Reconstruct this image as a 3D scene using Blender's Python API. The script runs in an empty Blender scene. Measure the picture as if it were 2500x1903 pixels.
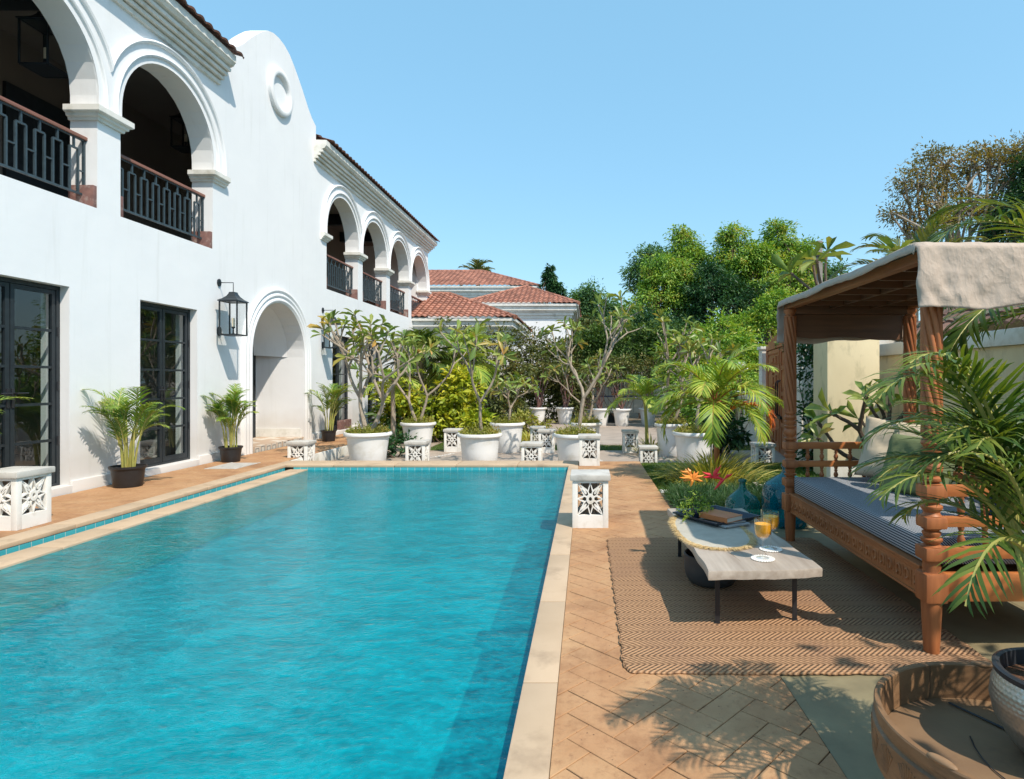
import bpy, bmesh, math, random
import numpy as np
from mathutils import Vector, Matrix, noise as mnoise
PI=math.pi; R=math.radians
scn=bpy.context.scene; COL=scn.collection
H=1.25                      # camera height
GZ=-0.2                     # garden level below the pool deck
WX=-5.75                    # facade plane
random.seed(7); RNG=np.random.default_rng(7)
# ------------------------------------------------------------------ materials
def nt(name):
    m=bpy.data.materials.new(name); m.use_nodes=True; t=m.node_tree; t.nodes.clear()
    out=t.nodes.new('ShaderNodeOutputMaterial'); return m,t,out
def N(t,typ,**k):
    n=t.nodes.new(typ)
    for a,b in k.items():
        if a.startswith('i_'): n.inputs[a[2:].replace('_',' ')].default_value=b
        else: setattr(n,a,b)
    return n
def c4(c): return (c[0],c[1],c[2],1)
def coords(t,scale=(1,1,1),rot=(0,0,0),kind='Object'):
    tc=N(t,'ShaderNodeTexCoord'); mp=N(t,'ShaderNodeMapping'); mp.inputs['Scale'].default_value=scale; mp.inputs['Rotation'].default_value=rot
    t.links.new(tc.outputs[kind],mp.inputs['Vector']); return mp.outputs['Vector']
def noise_(t,vec,scale,detail=4,rough=.55):
    n=N(t,'ShaderNodeTexNoise'); n.inputs['Scale'].default_value=scale; n.inputs['Detail'].default_value=detail; n.inputs['Roughness'].default_value=rough
    t.links.new(vec,n.inputs['Vector']); return n.outputs['Fac']
def ramp(t,fac,stops,interp='LINEAR'):
    r=N(t,'ShaderNodeValToRGB'); r.color_ramp.interpolation=interp; e=r.color_ramp.elements
    while len(e)<len(stops): e.new(.5)
    for i,(p,c) in enumerate(stops): e[i].position=p; e[i].color=c4(c)
    t.links.new(fac,r.inputs['Fac']); return r.outputs['Color']
def mixc(t,fac,a,b,mode='MIX'):
    m=N(t,'ShaderNodeMix',data_type='RGBA',blend_type=mode)
    for v,i in ((fac,0),(a,6),(b,7)):
        if hasattr(v,'is_linked'): t.links.new(v,m.inputs[i])
        elif i==0: m.inputs[0].default_value=v
        else: m.inputs[i].default_value=c4(v)
    return m.outputs[2]
def math_(t,op,a,b=None,c=None):
    m=N(t,'ShaderNodeMath',operation=op)
    for i,v in enumerate((a,b,c)):
        if v is None: continue
        if hasattr(v,'is_linked'): t.links.new(v,m.inputs[i])
        else: m.inputs[i].default_value=v
    return m.outputs[0]
def bump(t,h,strength=.3,dist=.01,normal=None):
    b=N(t,'ShaderNodeBump'); b.inputs['Strength'].default_value=strength; b.inputs['Distance'].default_value=dist
    t.links.new(h,b.inputs['Height'])
    if normal: t.links.new(normal,b.inputs['Normal'])
    return b.outputs['Normal']
def princ(t,out,col,rough=.6,metal=0,nrm=None,spec=.5,**k):
    p=N(t,'ShaderNodeBsdfPrincipled')
    if hasattr(col,'is_linked'): t.links.new(col,p.inputs['Base Color'])
    else: p.inputs['Base Color'].default_value=c4(col)
    if hasattr(rough,'is_linked'): t.links.new(rough,p.inputs['Roughness'])
    else: p.inputs['Roughness'].default_value=rough
    p.inputs['Metallic'].default_value=metal; p.inputs['Specular IOR Level'].default_value=spec
    if nrm: t.links.new(nrm,p.inputs['Normal'])
    for a,b in k.items(): p.inputs[a].default_value=b
    t.links.new(p.outputs[0],out.inputs['Surface']); return p
def plain(name,a,b=None,scale=6,rough=.6,metal=0,bs=None,bd=.004,bstr=.3,stretch=(1,1,1),spec=.4,island=0,dirt=None,**k):
    """two-tone noise material, optional bump (scale bs), optional per-island tint, optional dirt tint"""
    m,t,out=nt(name); v=coords(t,stretch); b=b or tuple(x*.8 for x in a)
    oi=N(t,'ShaderNodeObjectInfo'); va=N(t,'ShaderNodeVectorMath',operation='MULTIPLY_ADD'); t.links.new(oi.outputs['Location'],va.inputs[0]); va.inputs[1].default_value=(.73,.73,.73); t.links.new(v,va.inputs[2]); v=va.outputs[0]
    col=mixc(t,ramp(t,noise_(t,v,scale,6),[(.3,(0,0,0)),(.7,(1,1,1))]),a,b)
    if dirt:
        col=mixc(t,ramp(t,noise_(t,v,dirt[1],8,.65),[(.52,(0,0,0)),(.72,(1,1,1))]),col,dirt[0])
    if island:
        g=N(t,'ShaderNodeNewGeometry'); f=math_(t,'MULTIPLY_ADD',g.outputs['Random Per Island'],island,1-island*.6)
        cc=N(t,'ShaderNodeCombineColor'); [t.links.new(f,cc.inputs[i]) for i in range(3)]
        col=mixc(t,1.0,col,cc.outputs[0],'MULTIPLY')
    nrm=bump(t,noise_(t,v,bs,6),bstr,bd) if bs else None
    princ(t,out,col,rough,metal,nrm,spec,**k); return m
def leafmat(name,cols,trans=.3,rough=.45):
    m,t,out=nt(name); g=N(t,'ShaderNodeNewGeometry')
    v=coords(t); n=math_(t,'MULTIPLY_ADD',math_(t,'SUBTRACT',noise_(t,v,1.7,4),.5),2.2,.5)
    f=math_(t,'ADD',math_(t,'MULTIPLY',g.outputs['Random Per Island'],.42),math_(t,'MULTIPLY',n,.58))
    k=len(cols); col=ramp(t,f,[(.12+.76*i/(k-1),c) for i,c in enumerate(cols)])
    p=N(t,'ShaderNodeBsdfPrincipled'); t.links.new(col,p.inputs['Base Color']); p.inputs['Roughness'].default_value=rough; p.inputs['Specular IOR Level'].default_value=.35
    tr=N(t,'ShaderNodeBsdfTranslucent'); tc=mixc(t,1.0,col,(1.5,1.35,.5),'MULTIPLY'); t.links.new(tc,tr.inputs['Color'])
    mx=N(t,'ShaderNodeMixShader'); mx.inputs[0].default_value=trans; t.links.new(p.outputs[0],mx.inputs[1]); t.links.new(tr.outputs[0],mx.inputs[2]); t.links.new(mx.outputs[0],out.inputs['Surface']); return m
def glassmat(name,tint=(1,1,1),rough=.02,ior=1.5,gl=1.0,wob=0,body=None):
    m,t,out=nt(name); tr=N(t,'ShaderNodeBsdfTransparent'); tr.inputs[0].default_value=c4(tint); g=N(t,'ShaderNodeBsdfGlossy'); g.inputs['Roughness'].default_value=rough
    fr=N(t,'ShaderNodeLayerWeight'); fr.inputs['Blend'].default_value=.5; f=math_(t,'MULTIPLY',math_(t,'MULTIPLY_ADD',math_(t,'POWER',fr.outputs['Facing'],3.2),.8,.055*(ior-1)/.5),gl)
    if wob:
        nr=bump(t,noise_(t,coords(t),3,2),wob,.02); t.links.new(nr,g.inputs['Normal']); t.links.new(nr,fr.inputs['Normal'])
    if body:
        db=N(t,'ShaderNodeBsdfDiffuse'); db.inputs[0].default_value=c4(body); mb_=N(t,'ShaderNodeMixShader'); mb_.inputs[0].default_value=.35; t.links.new(tr.outputs[0],mb_.inputs[1]); t.links.new(db.outputs[0],mb_.inputs[2]); tr=mb_
    mx=N(t,'ShaderNodeMixShader'); t.links.new(f,mx.inputs[0]); t.links.new(tr.outputs[0],mx.inputs[1]); t.links.new(g.outputs[0],mx.inputs[2]); t.links.new(mx.outputs[0],out.inputs['Surface']); return m
M={}
def wood(name,a,b,axis=1,scale=9,rough=.5,spec=.4):
    m,t,out=nt(name); s=[14,14,14]; s[axis]=1.2; v=coords(t,tuple(s)); n=noise_(t,v,scale/6,8,.6); n2=noise_(t,coords(t),5,5)
    col=mixc(t,ramp(t,n,[(.35,(0,0,0)),(.65,(1,1,1))]),a,b); col=mixc(t,math_(t,'MULTIPLY',n2,.45),col,tuple(x*.45 for x in a))
    princ(t,out,col,rough,0,bump(t,n,.35,.003),spec); return m
def build_mats():
    M['wall']=plain('white_plaster',(.70,.715,.735),(.685,.70,.72),1.3,.75,bs=60,bd=.0015,bstr=.3,dirt=((.655,.675,.70),1.6))
    m,t,out=nt('lime_white_plaster'); v=coords(t); st=noise_(t,coords(t,(5,5,.35)),1.6,6,.6); n1=noise_(t,v,1.1,6,.6)
    col=mixc(t,ramp(t,n1,[(.35,(0,0,0)),(.7,(1,1,1))]),(.77,.785,.80),(.735,.75,.77)); col=mixc(t,ramp(t,st,[(.56,(0,0,0)),(.80,(.5,.5,.5))]),col,(.60,.61,.60))
    sx=N(t,'ShaderNodeSeparateXYZ'); t.links.new(v,sx.inputs[0]); bs_=math_(t,'MULTIPLY',math_(t,'SUBTRACT',.42,math_(t,'ADD',sx.outputs[2],math_(t,'MULTIPLY',noise_(t,v,2.5,5),-.5))),1.1); bs_=math_(t,'MINIMUM',math_(t,'MAXIMUM',bs_,0),.35)
    col=mixc(t,bs_,col,(.50,.44,.36)); hb=math_(t,'ADD',math_(t,'MULTIPLY',noise_(t,v,3.2,4),1.0),math_(t,'MULTIPLY',noise_(t,v,45,5),.06)); princ(t,out,col,.8,0,bump(t,hb,.35,.014),.25); M['wall']=m
    M['trim']=plain('cream_trim_plaster',(.74,.735,.70),(.66,.655,.61),5,.7,bs=70,bd=.001,dirt=((.5,.49,.43),4))
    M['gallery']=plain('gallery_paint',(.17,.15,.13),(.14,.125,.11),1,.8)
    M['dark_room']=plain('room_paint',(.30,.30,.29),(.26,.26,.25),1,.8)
    M['iron']=plain('painted_iron',(.022,.030,.036),(.015,.02,.025),12,.4,bs=40,bd=.001)
    M['rail_iron']=plain('grey_green_iron',(.045,.07,.085),(.03,.045,.055),12,.42,bs=40,bd=.001)
    M['railwood']=wood('balcony_rail_wood',(.30,.13,.09),(.18,.08,.06),1)
    M['redstone']=plain('red_sandstone',(.23,.12,.10),(.14,.075,.07),14,.7,bs=30,bd=.004,dirt=((.36,.30,.27),9))
    M['glass']=glassmat('window_glass',(.72,.80,.80),.01,1.6,1.25,.05)
    M['clear']=glassmat('lamp_glass',(.96,.97,.97),.01,1.45,.8)
    M['rooftile']=plain('terracotta_tiles',(.40,.185,.125),(.29,.125,.085),3,.75,bs=25,bd=.004,island=.5,dirt=((.20,.09,.06),3.5))
    M['oldtile']=plain('weathered_tiles',(.22,.12,.09),(.12,.075,.06),3,.8,bs=25,bd=.004,island=.5)
    M['eavetile']=plain('aged_red_tiles',(.24,.105,.075),(.13,.07,.05),3,.8,bs=25,bd=.004,island=.5)
    M['coping']=plain('sandstone_coping',(.52,.39,.265),(.44,.325,.215),2.2,.65,bs=45,bd=.002,dirt=((.33,.24,.16),3.4))
    m,t,out=nt('clay_pavers'); v=coords(t); g=N(t,'ShaderNodeNewGeometry'); isl=g.outputs['Random Per Island']
    col=mixc(t,ramp(t,noise_(t,v,3.0,7,.62),[(.32,(0,0,0)),(.68,(1,1,1))]),(.48,.295,.155),(.36,.19,.09)); col=mixc(t,math_(t,'MULTIPLY',isl,.42),col,(.42,.225,.115))
    col=mixc(t,ramp(t,noise_(t,v,1.4,8,.7),[(.50,(0,0,0)),(.66,(.75,.75,.75))]),col,(.22,.105,.05)); col=mixc(t,ramp(t,noise_(t,v,26,6,.7),[(.52,(0,0,0)),(.70,(.6,.6,.6))]),col,(.24,.12,.06))
    vo=N(t,'ShaderNodeTexVoronoi'); vo.inputs['Scale'].default_value=34; t.links.new(v,vo.inputs['Vector']); pit=ramp(t,vo.outputs['Distance'],[(.06,(1,1,1)),(.13,(0,0,0))]); pm_=math_(t,'MULTIPLY',pit,ramp(t,noise_(t,v,5,2),[(.5,(0,0,0)),(.56,(1,1,1))])); col=mixc(t,math_(t,'MULTIPLY',pm_,.8),col,(.07,.04,.03))
    hb=math_(t,'SUBTRACT',math_(t,'ADD',noise_(t,v,60,6),math_(t,'MULTIPLY',noise_(t,v,8,4),1.2)),pm_); princ(t,out,col,.72,0,bump(t,hb,.7,.0035),.3); M['brick']=m
    M['joint']=plain('joint_sand',(.10,.07,.05),(.07,.05,.035),20,.95)
    M['cap']=plain('grey_stone_cap',(.56,.54,.50),(.44,.43,.40),10,.7,bs=40,bd=.002,dirt=((.33,.31,.28),9))
    M['jali']=plain('white_painted_block',(.79,.78,.75),(.72,.71,.67),6,.7,bs=50,bd=.0015,dirt=((.58,.54,.46),7))
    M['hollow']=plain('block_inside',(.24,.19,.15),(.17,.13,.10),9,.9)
    M['pot']=plain('white_glazed_pot',(.80,.80,.79),(.74,.745,.74),3,.45,bs=30,bd=.001,dirt=((.62,.60,.54),3.2))
    M['blackpot']=plain('black_plastic',(.018,.018,.02),(.03,.03,.033),8,.45)
    M['soil']=plain('potting_soil',(.16,.075,.04),(.09,.045,.025),25,.95,bs=60,bd=.02,bstr=.8)
    M['bark']=plain('grey_bark',(.40,.335,.26),(.24,.195,.15),14,.85,bs=45,bd=.006,bstr=.7)
    M['bark_dark']=plain('brown_bark',(.16,.11,.075),(.08,.06,.045),10,.9,bs=30,bd=.01,bstr=.8)
    M['stem']=plain('yellow_palm_stem',(.42,.36,.10),(.22,.27,.07),9,.5,stretch=(3,3,1))
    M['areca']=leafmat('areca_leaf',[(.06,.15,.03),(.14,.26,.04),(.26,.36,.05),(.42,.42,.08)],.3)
    M['areca_dark']=leafmat('dark_palm_leaf',[(.025,.065,.015),(.06,.12,.025),(.13,.19,.03),(.28,.30,.05)],.3)  # leaf green of the darker palms
    M['palm']=leafmat('garden_palm_leaf',[(.08,.18,.03),(.19,.32,.04),(.36,.45,.06),(.56,.54,.12)],.3)
    M['coco']=leafmat('coconut_leaf',[(.05,.10,.04),(.09,.14,.05),(.18,.20,.07),(.28,.24,.10)],.3)
    M['orange_leaf']=leafmat('dying_orange_leaf',[(.35,.05,.02),(.60,.14,.03),(.70,.24,.06)],.3)
    M['plum']=leafmat('plumeria_leaf',[(.06,.12,.035),(.12,.20,.05),(.20,.28,.06),(.30,.32,.08),(.45,.24,.06)],.25,.35)
    M['gold']=leafmat('golden_shrub_leaf',[(.10,.20,.02),(.34,.40,.03),(.60,.54,.05)],.3)
    M['shrub']=leafmat('shrub_leaf',[(.03,.07,.02),(.07,.14,.03),(.13,.20,.04)],.25)
    M['hedge']=leafmat('hedge_leaf',[(.035,.05,.018),(.08,.11,.03),(.15,.17,.05),(.30,.20,.08)],.25)
    M['mango']=leafmat('mango_leaf',[(.045,.14,.025),(.11,.26,.035),(.22,.38,.05),(.34,.46,.07),(.50,.38,.10)],.3)
    M['deep']=leafmat('dark_tree_leaf',[(.012,.05,.022),(.03,.095,.035),(.065,.16,.045)],.25)
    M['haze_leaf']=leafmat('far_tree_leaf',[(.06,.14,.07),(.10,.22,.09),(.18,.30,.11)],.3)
    M['olive']=leafmat('dry_olive_leaf',[(.09,.08,.03),(.17,.15,.05),(.28,.24,.07),(.34,.18,.06)],.3)
    M['grass']=leafmat('lawn_blade',[(.04,.10,.015),(.09,.17,.02),(.17,.23,.04)],.3)
    M['mondo']=leafmat('dark_grass_blade',[(.02,.06,.02),(.05,.12,.04),(.11,.20,.07)],.3)
    M['moss']=leafmat('pot_cover_leaf',[(.10,.14,.02),(.22,.25,.04),(.34,.32,.07),(.42,.22,.08)],.3)
    M['varieg']=leafmat('variegated_leaf',[(.10,.16,.03),(.28,.30,.06),(.55,.50,.14),(.66,.60,.22)],.3)
    M['lawnbase']=plain('lawn_soil',(.05,.075,.02),(.07,.09,.025),5,.95)
    M['earth']=plain('garden_earth',(.17,.13,.09),(.10,.09,.05),1.5,.95,bs=9,bd=.03)
    M['teak']=wood('carved_teak',(.44,.175,.065),(.25,.09,.033),1)
    M['teakz']=wood('turned_teak',(.48,.17,.06),(.25,.08,.028),2)
    M['teakx']=wood('orange_teak_board',(.54,.185,.05),(.36,.11,.03),0)
    M['teakshade']=wood('shaded_teak',(.17,.075,.035),(.09,.04,.02),0)  # same teak, with the canopy underside's shade put into the colour
    M['gatewood']=wood('gate_teak',(.58,.21,.085),(.40,.13,.05),2)
    M['oldwood']=wood('weathered_teak',(.34,.205,.11),(.20,.115,.06),2,9,.65)
    M['traywood']=plain('dark_waxed_wood',(.27,.155,.08),(.16,.09,.045),6,.5,bs=50,bd=.0012,bstr=.4,stretch=(1,1,3),dirt=((.10,.06,.035),9))
    M['oldtop']=plain('worn_leather_top',(.26,.165,.09),(.17,.105,.06),4,.55,bs=30,bd=.003,dirt=((.09,.06,.045),3))
    M['tabletop']=wood('bleached_plank',(.50,.43,.36),(.33,.265,.21),1,8,.5)
    M['linen']=plain('beige_linen',(.44,.385,.335),(.37,.32,.28),7,.95,bs=26,bd=.012,bstr=.5)
    m,t,out=nt('crumpled_beige_linen'); v=coords(t,(1,1,.8)); a_=math_(t,'ABSOLUTE',math_(t,'SUBTRACT',noise_(t,v,9,3,.5),.5)); b_=math_(t,'ABSOLUTE',math_(t,'SUBTRACT',noise_(t,coords(t,(1,1,.5),(.4,.2,.7)),17,3,.5),.5))
    hgt=math_(t,'ADD',math_(t,'MULTIPLY',math_(t,'MINIMUM',a_,.12),-6),math_(t,'MULTIPLY',math_(t,'MINIMUM',b_,.10),-3)); wv=noise_(t,coords(t,(1,1,12)),60,3)
    col=mixc(t,noise_(t,v,6,5),(.52,.435,.365),(.42,.345,.285)); col=mixc(t,math_(t,'MULTIPLY',wv,.4),col,(.36,.30,.25)); princ(t,out,col,.95,0,bump(t,wv,.2,.003,bump(t,hgt,.6,.006)),.1); M['linen']=m
    M['cream_fab']=plain('cream_cushion_cloth',(.56,.485,.37),(.50,.43,.32),6,.9,bs=200,bd=.001)
    M['green_fab']=plain('green_cushion_cloth',(.17,.21,.10),(.12,.155,.075),6,.95,bs=120,bd=.002)
    M['blue_fab']=plain('navy_cushion_cloth',(.02,.035,.08),(.015,.025,.06),6,.9,bs=120,bd=.002)
    M['matcloth']=plain('cream_mat_cloth',(.47,.44,.37),(.38,.355,.295),14,.95,bs=90,bd=.003,bstr=.7)
    M['straw']=leafmat('straw_fringe',[(.50,.36,.16),(.66,.50,.26),(.74,.62,.38)],.2,.8)
    M['tray']=plain('black_lacquer',(.012,.018,.035),(.02,.03,.05),9,.25)
    M['leather']=plain('tan_leather',(.55,.19,.065),(.46,.15,.05),10,.5,bs=90,bd=.001)
    M['paper']=plain('page_edges',(.62,.58,.50),(.52,.48,.41),4,.85,stretch=(1,1,90))
    M['greybook']=plain('grey_cover',(.35,.36,.36),(.28,.29,.30),9,.6)
    M['darkbook']=plain('dark_cover',(.06,.07,.09),(.12,.13,.14),60,.6)
    M['steel']=plain('black_steel',(.015,.015,.017),(.025,.025,.028),9,.4)
    M['bowl']=plain('dark_iron_bowl',(.03,.035,.04),(.05,.05,.05),9,.5,bs=30,bd=.003)
    M['bead']=plain('shell_beads',(.80,.79,.75),(.7,.69,.65),20,.35)
    M['juice']=plain('orange_juice',(1.0,.46,.03),(.98,.42,.02),9,.25,dirt=None)
    M['wine']=glassmat('drinking_glass',(.97,.98,.98),.005,1.5,1.3)
    M['blueglass']=glassmat('blue_green_glass',(.06,.45,.55),.02,1.6,.75,.08,(.0,.22,.30))
    M['greenglass']=glassmat('deep_green_glass',(.10,.50,.48),.02,1.6,.75,.08,(.01,.24,.22))
    M['silver']=plain('hammered_silver',(.50,.50,.46),(.38,.38,.35),5,.34,.85,bs=None)
    M['rimdark']=plain('dark_pot_rim',(.035,.04,.05),(.05,.055,.06),9,.35,.3)
    M['red']=plain('red_bract',(.70,.03,.04),(.60,.02,.03),9,.4)
    M['orange']=plain('orange_bract',(.80,.22,.03),(.70,.30,.05),9,.4)
    M['creamwall']=plain('cream_plaster',(.74,.63,.41),(.64,.53,.33),2,.85,bs=30,bd=.003,dirt=((.34,.30,.18),2.6),stretch=(1,1,.5))
    M['white2']=plain('white_boundary_paint',(.72,.71,.66),(.64,.62,.56),2,.85,dirt=((.50,.47,.38),3))
    M['pebble']=plain('white_pebbles',(.70,.69,.66),(.55,.53,.50),20,.6,island=.4)
    M['vanwhite']=plain('van_paint',(.75,.75,.73),(.70,.70,.68),3,.3)
    M['vanblue']=plain('van_stripe',(.02,.05,.22),(.02,.05,.18),3,.35)
    M['black']=plain('black_rubber',(.02,.02,.02),(.03,.03,.03),9,.7)
    M['concrete']=plain('pole_concrete',(.34,.32,.29),(.24,.22,.20),6,.9)
    M['candle']=plain('candle_wax',(.78,.70,.55),(.72,.62,.46),6,.6)
    M['pinkwall']=plain('pale_pink_wall',(.72,.62,.57),(.68,.58,.53),3,.8)
    # paving slabs
    def slabs(name,a,b,mort,w,h,ms,rot=0,off=.5):
        m,t,out=nt(name); v=coords(t,(1,1,1),(0,0,rot)); br=N(t,'ShaderNodeTexBrick'); br.offset=off
        br.inputs['Scale'].default_value=1; br.inputs['Brick Width'].default_value=w; br.inputs['Row Height'].default_value=h; br.inputs['Mortar Size'].default_value=ms
        br.inputs['Color1'].default_value=c4(a); br.inputs['Color2'].default_value=c4(b); br.inputs['Mortar'].default_value=c4(mort); t.links.new(v,br.inputs['Vector'])
        n=noise_(t,v,3,8,.6); col=mixc(t,ramp(t,n,[(.4,(0,0,0)),(.7,(1,1,1))]),br.outputs['Color'],tuple(x*.72 for x in a)); 
        hgt=math_(t,'SUBTRACT',math_(t,'MULTIPLY',noise_(t,v,40,6),.25),br.outputs['Fac'])
        princ(t,out,col,.6,0,bump(t,hgt,.4,.004)); return m
    M['kota']=slabs('grey_green_limestone',(.24,.20,.115),(.275,.235,.135),(.14,.12,.075),1.2,.9,.006)
    M['paving']=slabs('pinkish_garden_slabs',(.42,.345,.285),(.36,.30,.25),(.27,.21,.17),.9,.6,.006,R(38))
    M['gallfloor']=slabs('gallery_tiles',(.4,.35,.3),(.35,.3,.26),(.2,.2,.2),.4,.4,.004)
    # patterned porch tiles
    m,t,out=nt('patterned_porch_tiles'); v=coords(t,(5,5,5)); vo=N(t,'ShaderNodeTexVoronoi',distance='CHEBYCHEV'); vo.inputs['Randomness'].default_value=.15; vo.inputs['Scale'].default_value=1
    t.links.new(v,vo.inputs['Vector']); col=ramp(t,vo.outputs['Distance'],[(.12,(.62,.58,.5)),(.2,(.22,.21,.2)),(.3,(.62,.57,.49)),(.42,(.45,.32,.22))],'CONSTANT'); princ(t,out,col,.5); M['pattern']=m
    # pool tiles
    m,t,out=nt('pool_edge_tiles'); v=coords(t); br=N(t,'ShaderNodeTexBrick'); br.offset=0
    for k,x in (('Scale',1),('Brick Width',.105),('Row Height',.105),('Mortar Size',.003)): br.inputs[k].default_value=x
    sx=N(t,'ShaderNodeSeparateXYZ'); cb=N(t,'ShaderNodeCombineXYZ'); t.links.new(v,sx.inputs[0]); t.links.new(math_(t,'ADD',sx.outputs[0],sx.outputs[1]),cb.inputs[0]); t.links.new(math_(t,'ADD',sx.outputs[2],.021),cb.inputs[1]); t.links.new(cb.outputs[0],br.inputs['Vector'])
    br.inputs['Color1'].default_value=c4((.05,.36,.42)); br.inputs['Color2'].default_value=c4((.07,.42,.47)); br.inputs['Mortar'].default_value=c4((.45,.55,.52)); princ(t,out,br.outputs['Color'],.2); M['tile']=m
    m,t,out=nt('pool_basin_tiles'); v=coords(t); n=noise_(t,v,1.3,5,.6); col=mixc(t,ramp(t,n,[(.3,(0,0,0)),(.7,(1,1,1))]),(.015,.52,.60),(.03,.66,.74)); princ(t,out,col,.5); M['basin']=m
    # water
    m,t,out=nt('pool_water'); v=coords(t,(1.0,2.1,1)); w1=noise_(t,v,2.6,3,.55); w2=noise_(t,coords(t,(1.0,1.9,1)),9,4,.6); w3=noise_(t,coords(t,(1,1.4,1)),32,3,.6)
    h=math_(t,'ADD',math_(t,'MULTIPLY',w1,.45),math_(t,'ADD',math_(t,'MULTIPLY',w2,.50),math_(t,'MULTIPLY',w3,.17))); nr=bump(t,h,.65,.030)
    fr=N(t,'ShaderNodeFresnel'); fr.inputs['IOR'].default_value=1.33; t.links.new(nr,fr.inputs['Normal'])
    gl=N(t,'ShaderNodeBsdfGlossy'); gl.inputs['Roughness'].default_value=.03; t.links.new(nr,gl.inputs['Normal'])
    tr=N(t,'ShaderNodeBsdfTransparent'); tr.inputs[0].default_value=c4((.015,.76,.80)); df=N(t,'ShaderNodeBsdfDiffuse'); t.links.new(nr,df.inputs['Normal'])
    dc=mixc(t,ramp(t,math_(t,'ADD',math_(t,'MULTIPLY',w1,.25),math_(t,'ADD',math_(t,'MULTIPLY',w2,.40),math_(t,'MULTIPLY',w3,.35))),[(.40,(0,0,0)),(.60,(1,1,1))]),(.0,.145,.19),(.0,.40,.48)); t.links.new(dc,df.inputs[0])  # ripple sparkle painted into the diffuse tint as lighter and darker facets
    m1=N(t,'ShaderNodeMixShader'); m1.inputs[0].default_value=.44; t.links.new(tr.outputs[0],m1.inputs[1]); t.links.new(df.outputs[0],m1.inputs[2])
    m2=N(t,'ShaderNodeMixShader'); t.links.new(math_(t,'MINIMUM',math_(t,'MULTIPLY',math_(t,'POWER',fr.outputs[0],1.12),1.0),.55),m2.inputs[0]); t.links.new(m1.outputs[0],m2.inputs[1]); t.links.new(gl.outputs[0],m2.inputs[2]); t.links.new(m2.outputs[0],out.inputs['Surface']); M['water']=m
    # rug: chevron rows
    m,t,out=nt('jute_herringbone'); v=coords(t); sx=N(t,'ShaderNodeSeparateXYZ'); t.links.new(v,sx.inputs[0])
    wob=math_(t,'MULTIPLY',noise_(t,v,7,3),.02); pp=math_(t,'PINGPONG',math_(t,'ADD',sx.outputs[1],wob),.085)
    ph=math_(t,'MULTIPLY',math_(t,'ADD',math_(t,'ADD',sx.outputs[0],math_(t,'MULTIPLY',pp,1.05)),wob),2*PI/.027)
    s1=math_(t,'POWER',math_(t,'MULTIPLY_ADD',math_(t,'SINE',ph),.5,.5),.55); knot=math_(t,'MULTIPLY_ADD',math_(t,'SINE',math_(t,'MULTIPLY',sx.outputs[1],2*PI/.017)),.5,.5)
    rowe=math_(t,'MULTIPLY',pp,1/.085); edge=math_(t,'MULTIPLY',math_(t,'MINIMUM',rowe,math_(t,'SUBTRACT',1,rowe)),6); edge=math_(t,'MINIMUM',edge,1)
    hh=math_(t,'ADD',math_(t,'MULTIPLY',s1,.8),math_(t,'MULTIPLY',knot,.4)); fib=noise_(t,coords(t,(60,60,60)),4,4)
    col=mixc(t,math_(t,'MULTIPLY',s1,math_(t,'MULTIPLY_ADD',edge,.35,.65)),(.085,.038,.018),(.45,.265,.145)); col=mixc(t,ramp(t,fib,[(.4,(0,0,0)),(.65,(1,1,1))]),col,(.52,.37,.25)) if False else mixc(t,math_(t,'MULTIPLY',fib,.28),col,(.55,.36,.23))
    col=mixc(t,ramp(t,noise_(t,v,2.2,4),[(.45,(0,0,0)),(.7,(1,1,1))]),col,mixc(t,.5,col,(.26,.15,.10)))
    princ(t,out,col,.9,0,bump(t,hh,.9,.008),.1); M['rug']=m
    # ticking stripes
    m,t,out=nt('ticking_stripe'); v=coords(t); sx=N(t,'ShaderNodeSeparateXYZ'); t.links.new(v,sx.inputs[0]); q=math_(t,'ADD',sx.outputs[0],sx.outputs[2])
    s=math_(t,'SINE',math_(t,'MULTIPLY',q,2*PI/.0135)); col=ramp(t,math_(t,'MULTIPLY_ADD',s,.5,.5),[(.42,(.022,.032,.055)),(.56,(.40,.42,.44))]); princ(t,out,col,.9,0,bump(t,noise_(t,v,9,5),.4,.01),.1); M['stripe']=m
build_mats()
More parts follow.
